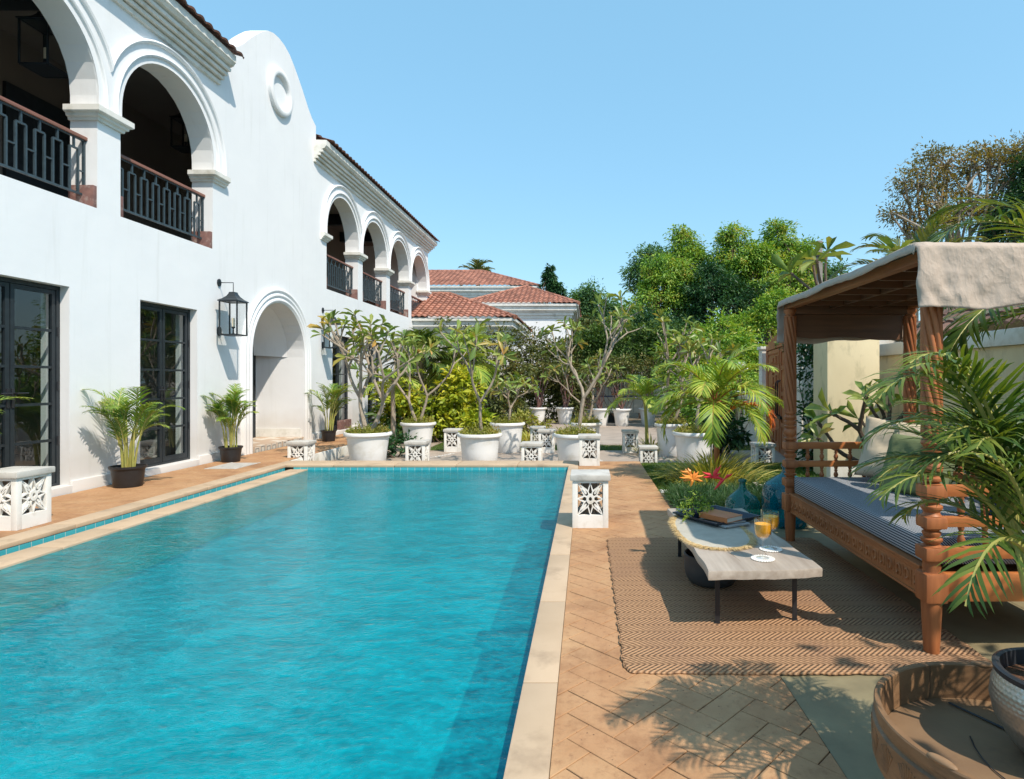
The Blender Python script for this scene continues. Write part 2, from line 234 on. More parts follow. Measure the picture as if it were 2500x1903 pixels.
# ------------------------------------------------------------------ mesh helpers
LOC={}
class MB:
    def __init__(s): s.v=[]; s.f=[]
    def add(s,vs,fs):
        o=len(s.v); s.v+= [tuple(p) for p in vs]; s.f+=[tuple(i+o for i in f) for f in fs]; return s
    def box(s,x0,x1,y0,y1,z0,z1,b=0):
        if b<=0:
            return s.add([(x,y,z) for z in (z0,z1) for y in (y0,y1) for x in (x0,x1)],[(0,2,3,1),(4,5,7,6),(0,1,5,4),(2,6,7,3),(0,4,6,2),(1,3,7,5)])
        b=min(b,(x1-x0)*.45,(y1-y0)*.45,(z1-z0)*.45)
        bm=bmesh.new(); bmesh.ops.create_cube(bm,size=1)
        for v in bm.verts: v.co=((x0+x1)/2+v.co.x*(x1-x0),(y0+y1)/2+v.co.y*(y1-y0),(z0+z1)/2+v.co.z*(z1-z0))
        bmesh.ops.bevel(bm,geom=bm.edges[:]+bm.verts[:],offset=b,segments=2,affect='EDGES',profile=.6); return s.bm(bm)
    def bm(s,bm):
        bm.verts.index_update(); s.add([v.co[:] for v in bm.verts],[[v.index for v in f.verts] for f in bm.faces]); bm.free(); return s
    def tube(s,pts,r,n=8,cap=True):
        pts=[Vector(p) for p in pts]; k=len(pts); rr=r if isinstance(r,(list,tuple)) else [r]*k; vs=[];fs=[]; up=None
        for i,p in enumerate(pts):
            d=(pts[min(i+1,k-1)]-pts[max(i-1,0)]); d=d.normalized() if d.length>1e-9 else Vector((0,0,1))
            if up is None: up=Vector((1,0,0)) if abs(d.x)<.9 else Vector((0,1,0))
            a=(up-d*up.dot(d)); a=a.normalized() if a.length>1e-6 else d.orthogonal().normalized(); b=d.cross(a); up=a
            for j in range(n):
                t=2*PI*j/n; vs.append(p+a*math.cos(t)*rr[i]+b*math.sin(t)*rr[i])
        for i in range(k-1):
            for j in range(n): fs.append((i*n+j,i*n+(j+1)%n,(i+1)*n+(j+1)%n,(i+1)*n+j))
        if cap: fs.append(tuple(range(n-1,-1,-1))); fs.append(tuple(range((k-1)*n,k*n)))
        return s.add(vs,fs)
    def lathe(s,prof,c=(0,0,0),n=32,fn=None,close=True):
        vs=[];fs=[];k=len(prof)
        for i,(r,z) in enumerate(prof):
            for j in range(n):
                t=2*PI*j/n; q=r if fn is None else fn(r,z,t); vs.append((c[0]+q*math.cos(t),c[1]+q*math.sin(t),c[2]+z))
        for i in range(k-1):
            for j in range(n): fs.append((i*n+j,i*n+(j+1)%n,(i+1)*n+(j+1)%n,(i+1)*n+j))
        if close: fs.append(tuple(range(n-1,-1,-1))); fs.append(tuple(range((k-1)*n,k*n)))
        return s.add(vs,fs)
    def prism(s,poly,fn,t0,t1):
        """poly (u,v) closed ccw; fn(u,v,t)->xyz"""
        n=len(poly); return s.add([fn(u,v,t0) for u,v in poly]+[fn(u,v,t1) for u,v in poly],[tuple(range(n-1,-1,-1)),tuple(range(n,2*n))]+[(i,(i+1)%n,n+(i+1)%n,n+i) for i in range(n)])
    def sweep(s,path,prof,closed=False):
        """prof rows already placed: path is list of rings (lists of points)"""
        k=len(prof)
    def rings(s,rings,cap=True,loop=True):
        n=len(rings[0]); vs=[p for r in rings for p in r]; fs=[]
        for i in range(len(rings)-1):
            for j in range(n if loop else n-1): fs.append((i*n+j,i*n+(j+1)%n,(i+1)*n+(j+1)%n,(i+1)*n+j))
        if cap and loop: fs.append(tuple(range(n-1,-1,-1))); fs.append(tuple(range((len(rings)-1)*n,len(rings)*n)))
        return s.add(vs,fs)
    def xf(s,mat):
        s.v=[tuple(mat@Vector(p)) for p in s.v]; return s
    def join(s,o): return s.add(o.v,o.f)
def smooth_mesh(me,ang=35):
    me.polygons.foreach_set('use_smooth',[True]*len(me.polygons))
    try: me.set_sharp_from_angle(angle=R(ang))
    except Exception: pass
def finish(me,name,mat,parent,loc,smooth,recalc=True):
    if recalc:
        bm=bmesh.new(); bm.from_mesh(me); bmesh.ops.recalc_face_normals(bm,faces=bm.faces[:]); bm.to_mesh(me); bm.free()
    if smooth: smooth_mesh(me,smooth if smooth>1 else 35)
    me.materials.append(mat if not isinstance(mat,str) else M[mat])
    o=bpy.data.objects.new(name,me); COL.objects.link(o)
    if parent is not None:
        o.parent=parent; LOC[o.name]=LOC[parent.name]
    else:
        o.location=loc; LOC[o.name]=tuple(loc)
    return o
def build(mb,name,mat,parent=None,loc=None,smooth=35,local=False,recalc=True):
    """world-space geometry unless local; becomes ONE mesh object"""
    base=LOC[parent.name] if parent is not None else (loc or (0,0,0))
    if local: base=(0,0,0)
    me=bpy.data.meshes.new(name); me.from_pydata([(a-base[0],b-base[1],c-base[2]) for a,b,c in mb.v],[],mb.f); me.update()
    return finish(me,name,mat,parent,loc or (0,0,0),smooth,recalc)
def tag(o,label,cat,group=None,kind=None):
    if label: o['label']=label
    if cat: o['category']=cat
    if group: o['group']=group
    if kind: o['kind']=kind
    return o
def thing(name,label,cat,loc=(0,0,0),group=None,rz=0):
    o=bpy.data.objects.new(name,None); COL.objects.link(o); o.location=loc; o.rotation_euler.z=rz; o.empty_display_size=.1; LOC[o.name]=tuple(loc); tag(o,label,cat,group); return o
def struct(mb,name,mat,smooth=0): return tag(build(mb,name,mat,None,(0,0,0),smooth),None,None,None,'structure')
def copy_tree(o,parent=None):
    c=o.copy(); COL.objects.link(c); c.parent=parent
    for ch in [x for x in COL.objects if x.parent is o]: copy_tree(ch,c)
    return c
def place(proto,used,loc,rz,label,scale=1,group=None):
    o=proto if not used else copy_tree(proto); o.location=loc; o.rotation_euler.z=rz; o.scale=(scale,)*3; o['label']=label
    if group: o['group']=group
    return o
# instanced small faces, all in one mesh
def inst_mesh(name,tv,tf,C,D,Nn,S,mat,parent=None,loc=(0,0,0),smooth=0):
    tv=np.asarray(tv,float); C=np.asarray(C,float); D=np.asarray(D,float); Nn=np.asarray(Nn,float); S=np.asarray(S,float)
    D/= np.linalg.norm(D,axis=1,keepdims=True)+1e-9; Sd=np.cross(Nn,D); Sd/=np.linalg.norm(Sd,axis=1,keepdims=True)+1e-9; Nn=np.cross(D,Sd)
    V=C[:,None,:]+tv[None,:,0:1]*S[:,None,0:1]*D[:,None,:]+tv[None,:,1:2]*S[:,None,1:2]*Sd[:,None,:]+tv[None,:,2:3]*S[:,None,2:3]*Nn[:,None,:]
    base=np.array(LOC[parent.name] if parent is not None else loc); V=(V-base).reshape(-1,3)
    n=len(C); k=len(tv); loops=[];starts=[];tot=[]
    fl=[i for f in tf for i in f]; L=np.array(fl); allL=(L[None,:]+(np.arange(n)*k)[:,None]).reshape(-1)
    sz=np.array([len(f) for f in tf]); tot=np.tile(sz,n); starts=np.concatenate([[0],np.cumsum(tot)[:-1]])
    me=bpy.data.meshes.new(name); me.vertices.add(len(V)); me.vertices.foreach_set('co',V.reshape(-1)); me.loops.add(len(allL)); me.loops.foreach_set('vertex_index',allL.astype(np.int32))
    me.polygons.add(len(tot)); me.polygons.foreach_set('loop_start',starts.astype(np.int32)); me.polygons.foreach_set('loop_total',tot.astype(np.int32)); me.update(calc_edges=True); me.validate()
    return finish(me,name,mat,parent,loc,smooth,False)
LEAF=([(0,0,0),(.45,.5,.10),(1,0,-.12),(.45,-.5,.10)],[(0,1,2),(0,2,3)])
OBOV=([(0,0,0),(.35,.30,.10),(.72,.5,.08),(1,0,-.10),(.72,-.5,.08),(.35,-.30,.10),(.35,0,0),(.72,0,-.03)],[(0,6,1),(1,6,7,2),(2,7,3),(0,5,6),(6,5,4,7),(7,4,3)])
STRAP=([(0,-.5,0),(0,.5,0),(.4,-.5,.02),(.4,.5,.02),(.75,-.36,-.08),(.75,.36,-.08),(1,0,-.24)],[(0,2,3,1),(2,4,5,3),(4,6,5)])
BLADE=([(0,-.5,0),(0,.5,0),(.55,-.38,.06),(.55,.38,.06),(1,0,-.12)],[(0,2,3,1),(2,4,3)])
def unit(n,rng=RNG):
    a=rng.normal(size=(n,3)); return a/np.linalg.norm(a,axis=1,keepdims=True)
def frond(base,az,el,L,n,droop,rng,ll=.32,lw=.022,twist=0,fold=.35):
    """one feather leaf: rachis points and leaflet frames"""
    p=np.array(base,float); pts=[p.copy()]; e=el; st=L/n
    C=[];D=[];Nn=[];S=[]
    for i in range(n):
        d=np.array([math.cos(az)*math.cos(e),math.sin(az)*math.cos(e),math.sin(e)]); p=p+d*st; pts.append(p.copy())
        u=i/(n-1); e-=droop/n*(.4+1.5*u)
        if u<.12: continue
        side=np.cross(d,[0,0,1]); side/=np.linalg.norm(side)+1e-9; upn=np.cross(side,d)
        k=math.sin(PI*min(1,(.12+u*.88)))**.5*(1-.25*u)
        for sg in (-1,1):
            dd=d*(.72+.55*u+rng.uniform(-.12,.12))+side*sg*.72+upn*(fold+.1-.35*u)+rng.normal(size=3)*.07+np.array([0,0,-.12-.28*rng.random()]); C.append(p); D.append(dd); Nn.append(upn+side*sg*-.3+rng.normal(size=3)*.12); s=ll*k*rng.uniform(.85,1.1); S.append((s,lw*rng.uniform(.8,1.2),s))
    return pts,C,D,Nn,S
def palm_parts(parent,stems,fronds,rng,leaf,stemmat,names=('stem','foliage'),lobj=None):
    """stems: list of (pts,radii); fronds: list of frond args"""
    mb=MB()
    for pts,rr in stems: mb.tube(pts,rr,7)
    C=[];D=[];Nn=[];S=[]
    for a in fronds:
        p,c,d,nn,s=frond(*a[:6],rng,*a[6:]); k=len(p); mb.tube(p[::2] if k>6 else p,[.009*(1-.8*i/(len(p[::2]) if k>6 else k)) for i in range(len(p[::2] if k>6 else p))],4); C+=c;D+=d;Nn+=nn;S+=s
    build(mb,names[0],stemmat,parent); inst_mesh(names[1],*STRAP,C,D,Nn,S,leaf,parent)
def clumps(blobs,ncl,nl,cr,size,rng,shell=.72,aspect=.4,droop=.35,tmpl=LEAF):
    C=[];D=[];Nn=[];S=[];cc=[]
    vol=np.array([b[3]*b[4]*b[5] for b in blobs])**.66; pr=vol/vol.sum()
    for b,q in zip(blobs,pr):
        k=max(3,int(ncl*q)); d=unit(k,rng); r=shell+(1-shell)*rng.random((k,1))**.6; r*=1+.12*rng.normal(size=(k,1)); c=np.array(b[:3])+d*r*np.array(b[3:6]); cc+=[(x,b) for x in c]
        for x,dd in zip(c,d):
            m=int(nl*rng.uniform(.5,1.5)); o=unit(m,rng)*(rng.random((m,1))**.55)*cr*1.75*np.array([1,1,.62])*rng.uniform(.6,1.25); C.append(x+o); g=o/(np.linalg.norm(o,axis=1,keepdims=True)+1e-6)+dd*.6+rng.normal(size=(m,3))*.5; g[:,2]-=droop; D.append(g)
            nn=rng.normal(size=(m,3))*.55+dd*.6+np.array([0,0,.8]); Nn.append(nn); s=size*rng.uniform(.6,1.25,size=m); S.append(np.stack([s,s*aspect,s],1))
    return np.concatenate(C),np.concatenate(D),np.concatenate(Nn),np.concatenate(S),cc
def limb(mb,a,b,r0,r1,rng,n=6,wob=.08,seg=5):
    a=np.array(a,float);b=np.array(b,float); L=np.linalg.norm(b-a); pts=[];rr=[]
    for i in range(seg+1):
        u=i/seg; p=a+(b-a)*u; 
        if 0<i<seg: p=p+rng.normal(size=3)*wob*L
        pts.append(tuple(p)); rr.append(r0+(r1-r0)*u)
    mb.tube(pts,rr,n); return pts
def tree(name,label,cat,base,blobs,mat,ncl=70,nl=40,cr=.35,size=.2,trunk=.16,fork=None,group=None,seed=1,bark='bark_dark',shell=.7,aspect=.4,limbs=26,droop=.35):
    rng=np.random.default_rng(seed); t=thing(name,label,cat,base,group); mb=MB(); base=np.array(base,float)
    cen=np.mean([b[:3] for b in blobs],axis=0); fk=np.array(fork) if fork is not None else base+(cen-base)*.45
    limb(mb,base,fk,trunk,trunk*.7,rng,8,.03)
    C,D,Nn,S,cc=clumps(blobs,ncl,nl,cr,size,rng,shell,aspect,droop)
    for b in blobs: limb(mb,fk,b[:3],trunk*.55,trunk*.22,rng,6,.05)
    idx=rng.choice(len(cc),min(limbs,len(cc)),replace=False)
    for i in idx: limb(mb,cc[i][1][:3],cc[i][0],trunk*.2,trunk*.05,rng,4,.08,4)
    build(mb,'trunk',bark,t); inst_mesh('crown',*LEAF,C,D,Nn,S,mat,t); return t
def shrub(name,label,cat,base,blobs,mat,n=40,nl=30,cr=.12,size=.09,aspect=.45,seed=1,group=None,kind=None,stems=7,droop=.2,bark='bark_dark'):
    rng=np.random.default_rng(seed); t=thing(name,label,cat,base,group); C,D,Nn,S,cc=clumps(blobs,n,nl,cr,size,rng,.45,aspect,droop); mb=MB()
    for i in rng.choice(len(cc),min(stems,len(cc)),replace=False): limb(mb,np.array(base)+np.array([rng.normal()*.08,rng.normal()*.08,0]),cc[i][0],.014,.005,rng,5,.05,4)
    build(mb,'stem',bark,t); inst_mesh('foliage',*LEAF,C,D,Nn,S,mat,t); return t
def strap_clump(name,label,cat,loc,r,n,L,w,mat,seed=1,up=.5,group=None,kind=None,spread=.25):
    rng=np.random.default_rng(seed); C=[];D=[];Nn=[];S=[]
    for i in range(n):
        a=rng.random()*2*PI; q=rng.random()**.6; e=R(80-62*q*rng.uniform(.6,1)); c=np.array(loc)+np.array([math.cos(a)*r*q*spread,math.sin(a)*r*q*spread,0]); d=np.array([math.cos(a)*math.cos(e),math.sin(a)*math.cos(e),math.sin(e)])
        C.append(c);D.append(d);Nn.append(np.array([-math.cos(a)*math.sin(e),-math.sin(a)*math.sin(e),math.cos(e)])+rng.normal(size=3)*.1); l=L*rng.uniform(.6,1.15); S.append((l,w*rng.uniform(.7,1.2),l*1.8))
    o=inst_mesh(name,[(0,-.5,0),(0,.5,0),(.35,-.5,.02),(.35,.5,.02),(.7,-.4,-.04),(.7,.4,-.04),(1,0,-.18)],[(0,2,3,1),(2,4,5,3),(4,6,5)],C,D,Nn,S,mat,None,loc); tag(o,label,cat,group,kind); return o
def grass_field(name,label,rects,z,n,L,w,mat,seed=1,lean=.5):
    rng=np.random.default_rng(seed); P=[]
    A=np.array([(x1-x0)*(y1-y0) for x0,x1,y0,y1 in rects]); 
    for (x0,x1,y0,y1),a in zip(rects,A/A.sum()):
        k=int(n*a); P.append(np.stack([rng.uniform(x0,x1,k),rng.uniform(y0,y1,k),np.full(k,z)],1))
    C=np.concatenate(P); k=len(C); D=rng.normal(size=(k,3))*lean; D[:,2]=1; Nn=rng.normal(size=(k,3)); Nn[:,2]=.3; s=L*rng.uniform(.5,1.2,k)
    o=inst_mesh(name,*BLADE,C,D,Nn,np.stack([s,np.full(k,w),s*1.5],1),mat,None,(C[:,0].mean(),C[:,1].mean(),z)); return tag(o,label,'grass',None,'stuff')
# ------------------------------------------------------------------ camera, sun, sky
cam=bpy.data.cameras.new('camera'); co=bpy.data.objects.new('camera',cam); COL.objects.link(co); scn.camera=co
co.location=(0,0,H); co.rotation_euler=(PI/2,0,0); cam.sensor_width=36; cam.lens=36*1310/2207; cam.shift_x=-160.5/2207; cam.shift_y=-20/2207; cam.clip_end=3000; cam.clip_start=.05
SD=Vector((-.54,.57,-1)).normalized()      # direction the sunlight travels
sl=bpy.data.lights.new('sun','SUN'); sl.energy=3.1; sl.angle=R(.55); sl.color=(1,.89,.755); so=bpy.data.objects.new('sun',sl); COL.objects.link(so)
so.rotation_euler=SD.to_track_quat('-Z','Y').to_euler()
w=bpy.data.worlds.new('World'); scn.world=w; w.use_nodes=True; t=w.node_tree; bg=t.nodes['Background']; sky=t.nodes.new('ShaderNodeTexSky'); sky.sky_type='NISHITA'; sky.sun_disc=False
sky.sun_elevation=math.asin(-SD.z); sky.sun_rotation=math.atan2(-SD.x,-SD.y); sky.air_density=1.25; sky.dust_density=1.0; sky.ozone_density=2.2; sky.altitude=0
hs=t.nodes.new('ShaderNodeHueSaturation'); hs.inputs['Saturation'].default_value=1.12; hs.inputs['Hue'].default_value=.497
sm=t.nodes.new('ShaderNodeMix'); sm.data_type='RGBA'; sm.inputs[0].default_value=.62; sm.inputs[7].default_value=(1.15,2.50,3.42,1)   # hazy, nearly even tropical sky
t.links.new(sky.outputs[0],hs.inputs['Color']); t.links.new(hs.outputs[0],sm.inputs[6]); t.links.new(sm.outputs[2],bg.inputs['Color']); bg.inputs['Strength'].default_value=.15
scn.view_settings.view_transform='Standard'; scn.view_settings.look='None'; scn.view_settings.exposure=.80; scn.view_settings.gamma=1
scn.cycles.max_bounces=8; scn.cycles.diffuse_bounces=4; scn.cycles.glossy_bounces=3; scn.cycles.transparent_max_bounces=12; scn.cycles.transmission_bounces=4
scn.cycles.use_denoising=True; scn.cycles.sample_clamp_indirect=6; scn.cycles.caustics_reflective=False; scn.cycles.caustics_refractive=False
# ------------------------------------------------------------------ ground, pool, paving
PX0,PX1,PY1=-4.07,-.25,8.93      # water extents
mb=MB(); g=[(-300,-60,-.45),(300,-60,-.45),(300,600,-.45),(-300,600,-.45)]
# one sheet with the pool cut out
xs=[-300,-4.5,-.1,300]; ys=[-60,-3.2,9.5,600]
for i in range(3):
    for j in range(3):
        if i==1 and j==1: continue
        mb.add([(xs[i],ys[j],-.45),(xs[i+1],ys[j],-.45),(xs[i+1],ys[j+1],-.45),(xs[i],ys[j+1],-.45)],[(0,1,2,3)])
struct(mb,'ground','earth')
mb=MB(); x0,x1,y0,y1,zb=-4.12,-.25,-3,8.95,-1.45
mb.add([(x0,y0,zb),(x1,y0,zb),(x1,y1,zb),(x0,y1,zb),(x0,y0,-.06),(x1,y0,-.06),(x1,y1,-.06),(x0,y1,-.06)],[(0,1,2,3),(0,4,5,1),(1,5,6,2),(2,6,7,3),(3,7,4,0)])
struct(mb,'pool_basin','basin')
mb=MB().add([(PX0-.04,-3,-.072),(PX1,-3,-.072),(PX1,PY1+.01,-.072),(PX0-.04,PY1+.01,-.072)],[(0,1,2,3)]); struct(mb,'pool_water','water')
mb=MB().box(-.262,-.252,-3,8.93,-.2,-.032).box(-4.30,-.262,8.925,8.94,-.2,-.032).box(-4.425,-4.415,-3,8.9,-.3,-.032).box(-4.414,-4.346,-3,8.9,-.30,-.2); struct(mb,'pool_edge_tiles','tile')
def slabrow(mb,x0,x1,y0,y1,z0,z1,L,along='y',gap=.006,b=.006):
    a,bb=(y0,y1) if along=='y' else (x0,x1); n=max(1,round((bb-a)/L)); st=(bb-a)/n
    for i in range(n):
        p,q=a+i*st+gap/2,a+(i+1)*st-gap/2
        mb.box(x0,x1,p,q,z0,z1,b) if along=='y' else mb.box(p,q,y0,y1,z0,z1,b)
mb=MB(); slabrow(mb,-.262,-.118,-3,8.93,-.035,.004,.9); slabrow(mb,-4.63,-.115,8.93,9.42,-.032,.006,.9,'x',b=.012)
mb.box(-4.62,-.12,9.36,9.41,-.3,-.035); slabrow(mb,-4.63,-4.41,-3,8.92,-.03,.006,.9); slabrow(mb,-4.355,-4.09,-3,8.925,-.12,-.055,.6,b=.01); mb.box(-4.345,-4.10,-3,8.92,-.5,-.122)
struct(mb,'pool_coping','coping',30)
# brick paving (real bricks)
def paver_strip(name,rect,pattern,z=0.0,th=.02,g=.0038):
    x0,x1,y0,y1=rect; L,W=.232,.116; bm=bmesh.new(); rng=random.Random(3)
    def brick(cx,cy,ang,l,wd):
        ca,sa=math.cos(ang),math.sin(ang); dz=rng.uniform(-.0012,.0012); vs=[]
        for (k,zz) in ((0,-th),(0,-.0018),(.0016,0)):
            for sx,sy in ((-1,-1),(1,-1),(1,1),(-1,1)):
                a=sx*(l/2-g/2-k); b=sy*(wd/2-g/2-k); vs.append(bm.verts.new((cx+a*ca-b*sa,cy+a*sa+b*ca,z+zz+dz)))
        bm.faces.new(vs[8:12])
        for r in (0,4):
            for i in range(4): bm.faces.new((vs[r+i],vs[r+(i+1)%4],vs[r+4+(i+1)%4],vs[r+4+i]))
    if pattern=='herring':
        ang=R(45)+R(1.2); ca,sa=math.cos(ang),math.sin(ang); n=int((abs(x1-x0)+abs(y1-y0))/W)+12
        for i in range(-n,n):
            for j in range(-n,n):
                k=(i-j)%4                      # classic 2:1 herringbone on a unit grid
                if k==0: a,b,o=i+.5+.5,j+.5,0
                elif k==3: a,b,o=i+.5,j+1,1
                else: continue
                u,v=a*W,b*W; cx=x0+u*ca-v*sa; cy=y0+u*sa+v*ca
                if x0-.2<cx<x1+.2 and y0-.2<cy<y1+.2: brick(cx,cy,ang+(PI/2 if o else 0),L,W)
    else:
        r=0; y=y0
        while y<y1:
            x=x0-(L/2 if r%2 else 0)
            while x<x1: brick(x+L/2,y+W/2,0,L,W); x+=L
            y+=W; r+=1
    for p,nn in (((x0,0,0),(-1,0,0)),((x1,0,0),(1,0,0)),((0,y0,0),(0,-1,0)),((0,y1,0),(0,1,0))):
        bmesh.ops.bisect_plane(bm,geom=bm.verts[:]+bm.edges[:]+bm.faces[:],plane_co=p,plane_no=nn,clear_outer=True)
    mb=MB().bm(bm); return mb
mb=paver_strip('deck',(-.116,.818,.4,9.36),'herring'); struct(mb,'pool_deck','brick')
struct(MB().box(-.117,.819,-.5,9.365,-.3,-.006),'deck_bed','joint')
mb=paver_strip('walk',(-5.70,-4.632,3.2,14.2),'run'); struct(mb,'walkway','brick')
struct(MB().box(-5.73,-4.634,0,15.5,-.3,-.006),'walkway_bed','joint')
mb=MB(); rr=random.Random(5); y=9.44
while y<15.4: mb.box(-4.633,-4.60,y,y+.33,-.205,-.002+rr.uniform(-.006,.0),.004); y+=.335
struct(mb,'walkway_kerb','white2',30)
mb=MB().add([(.822,-2,-.004),(6,-2,-.004),(6,5.9,-.004),(.822,5.9,-.004)],[(0,1,2,3)]); struct(mb,'stone_floor','kota')
mb=MB().box(-4.6,4.0,9.5,12.55,-.3,GZ).box(-1.9,3.9,13.7,20.6,-.3,GZ).box(-4.6,-3.4,12.55,20,-.3,GZ-.004); struct(mb,'garden_paving','paving')
mb=MB().box(.82,4.2,6.9,9.5,-.3,-.045).box(-3.4,4.0,12.551,13.699,-.3,GZ-.02).box(-3.4,-1.9,13.7,20.6,-.3,GZ-.02); struct(mb,'lawn_soil','lawnbase')
# small pebble seams between slabs
rng=np.random.default_rng(11)
def pebbles(name,label,pts,size):
    mb=MB()
    for p in pts:
        s=size*rng.uniform(.6,1.3); q=[]
        bm=bmesh.new(); bmesh.ops.create_icosphere(bm,subdivisions=1,radius=s); 
        for v in bm.verts: v.co=Vector((v.co.x*rng.uniform(.8,1.3)+p[0],v.co.y+p[1],v.co.z*.6+p[2]))
        mb.bm(bm)
    return tag(build(mb,name,'pebble',None,(pts[0][0],pts[0][1],pts[0][2]),60),label,'pebbles',None,'stuff')
pebbles('pebble_strip','white pebble strip between the lawn and the dark grass bed',[(rng.uniform(.84,2.6),rng.uniform(6.82,6.98),-.012) for _ in range(620)],.016)
seam=[]
for (a,b) in (((.02,11.9),(.55,9.7)),((1.35,11.9),(1.75,9.6)),((-2.6,12.0),(-3.35,10.4)),((-3.2,12.1),(-4.1,10.9)),((2.9,9.6),(3.6,9.5))):
    n=int(70*math.dist(a,b)/1.5)
    for i in range(n): u=rng.random(); seam.append((a[0]+(b[0]-a[0])*u+rng.normal()*.012,a[1]+(b[1]-a[1])*u+rng.normal()*.02,GZ+.006))
pebbles('pebble_seam','thin lines of white pebbles between the garden slabs',seam,.015)
pebbles('pebble_patch','patch of white pebbles behind the daybed by the cream pillar',[(rng.uniform(2.0,2.9),rng.uniform(6.3,7.4),.0) for _ in range(420)],.022)
rg=np.random.default_rng(3)
def lawn(rects):
    P=[]
    for x0,x1,y0,y1,z,n in rects: P.append(np.stack([rg.uniform(x0,x1,n),rg.uniform(y0,y1,n),np.full(n,z)],1))
    C=np.concatenate(P); k=len(C); D=rg.normal(size=(k,3))*.55; D[:,2]=1; Nn=rg.normal(size=(k,3)); s=.034*rg.uniform(.5,1.3,k)
    o=inst_mesh('lawn',*BLADE,C,D,Nn,np.stack([s,np.full(k,.008),s],1),'grass',None,(1.5,8,-.05)); tag(o,'short green lawn beside the brick deck and between the garden slabs','grass',None,'stuff')
lawn([(.83,4.1,7.0,9.48,-.046,26000),(-3.38,3.95,12.57,13.68,GZ-.022,9000),(-3.38,-1.92,13.7,15.5,GZ-.022,4000)])
def mondo(rects):
    P=[]
    for x0,x1,y0,y1,z,n in rects: P.append(np.stack([rg.uniform(x0,x1,n),rg.uniform(y0,y1,n),np.full(n,z)],1))
    C=np.concatenate(P); k=len(C); D=rg.normal(size=(k,3))*.75; D[:,2]=np.abs(D[:,2])*.5+.7; Nn=rg.normal(size=(k,3)); Nn[:,2]+=.6; s=.17*rg.uniform(.6,1.25,k)
    o=inst_mesh('border_grass',[(0,-.5,0),(0,.5,0),(.35,-.5,.0),(.35,.5,.0),(.7,-.4,-.08),(.7,.4,-.08),(1,0,-.3)],[(0,2,3,1),(2,4,5,3),(4,6,5)],C,D,Nn,np.stack([s,np.full(k,.006),s*1.4],1),'mondo',None,(1.5,6.3,0)); tag(o,'dense dark green grass border behind the coffee table','grass',None,'stuff')
mondo([(.88,2.5,5.98,6.72,-.01,8500)])
struct(MB().box(.82,3.2,5.905,6.99,-.3,-.02),'planting_bed','earth')
# ------------------------------------------------------------------ villa
villa=thing('white_villa','long white arcaded villa with tiled eaves and curved gable beside the pool','villa',(WX,11.37,0))
TH=.32
AC=[4.05,6.22,8.425]; AF=[14.37,16.54,18.71,20.88]; RA=.925; SP=4.46; ST=.14; SILL=3.27; JW=.925
def openings():
    O=[]
    for c in AC+AF: O.append((c-JW,c+JW,lambda y:SILL,(lambda c:lambda y:SP+ST+math.sqrt(max(0,RA*RA-(y-c)**2)))(c),16))
    for a,b in ((3.4,4.55),(5.60,6.76),(7.83,8.98),(13.76,14.91),(15.98,17.14),(18.2,19.35)): O.append((a,b,lambda y:.085,lambda y:2.29,1))
    O.append((10.395,12.345,lambda y:.085,lambda y:1.715+math.sqrt(max(0,.975**2-(y-11.37)**2)),18)); return O
GP=[(0,7.65),(.2,7.63),(.4,7.56),(.58,7.44),(.76,7.29),(.95,7.12),(1.08,6.99),(1.2,6.87),(1.35,6.75),(1.46,6.69),(1.55,6.65)]
def gtop(y):
    u=abs(y-11.37)
    for (a,za),(b,zb) in zip(GP,GP[1:]):
        if u<=b: return za+(zb-za)*(u-a)/(b-a)
    return 6.30
def facade(y0,y1,z0,top,ops,X,th,breaks=()):
    mb=MB(); ys={y0,y1,*breaks}
    for a,b,lo,hi,n in ops:
        for i in range(n+1): 
            u=i/n; ys.add(round((a+b)/2-(b-a)/2*math.cos(PI*u),5) if n>1 else round(a+(b-a)*u,5))
    ys=sorted(y for y in ys if y0<=y<=y1)
    for a,b in zip(ys,ys[1:]):
        m=(a+b)/2; iv=sorted([(lo(a),hi(a),lo(b),hi(b)) for (p,q,lo,hi,n) in ops if p-1e-6<m<q+1e-6],key=lambda r:r[0]); e=1e-7
        ta,tb=top(a+e),top(b-e); la,lb=z0,z0
        for (l1,h1,l2,h2) in iv+[(ta,0,tb,0)]:
            for xx in (X,X-th):
                if l1-la>1e-5 or l2-lb>1e-5: mb.add([(xx,a,la),(xx,b,lb),(xx,b,l2),(xx,a,l1)],[(0,1,2,3)])
            if (l1,l2)!=(ta,tb):
                mb.add([(X,a,l1),(X,b,l2),(X-th,b,l2),(X-th,a,l1)],[(0,1,2,3)]); mb.add([(X,a,h1),(X,b,h2),(X-th,b,h2),(X-th,a,h1)],[(0,1,2,3)])
            la,lb=h1,h2
        mb.add([(X,a,ta),(X,b,tb),(X-th,b,tb),(X-th,a,ta)],[(0,1,2,3)])
    for p,q,lo,hi,n in ops:
        for y in (p,q): mb.add([(X,y,lo(y)),(X,y,hi(y)),(X-th,y,hi(y)),(X-th,y,lo(y))],[(0,1,2,3)])
    for y in (y0,y1): mb.add([(X,y,z0),(X,y,top(y)),(X-th,y,top(y)),(X-th,y,z0)],[(0,1,2,3)])
    return mb
OPS=openings()
mb=facade(2.5,22.05,-.3,lambda y:6.30 if not(9.82<y<12.92) else gtop(y),OPS,WX,TH,[9.82,12.92]+[11.37+s*u for u,_ in GP for s in (-1,1)])
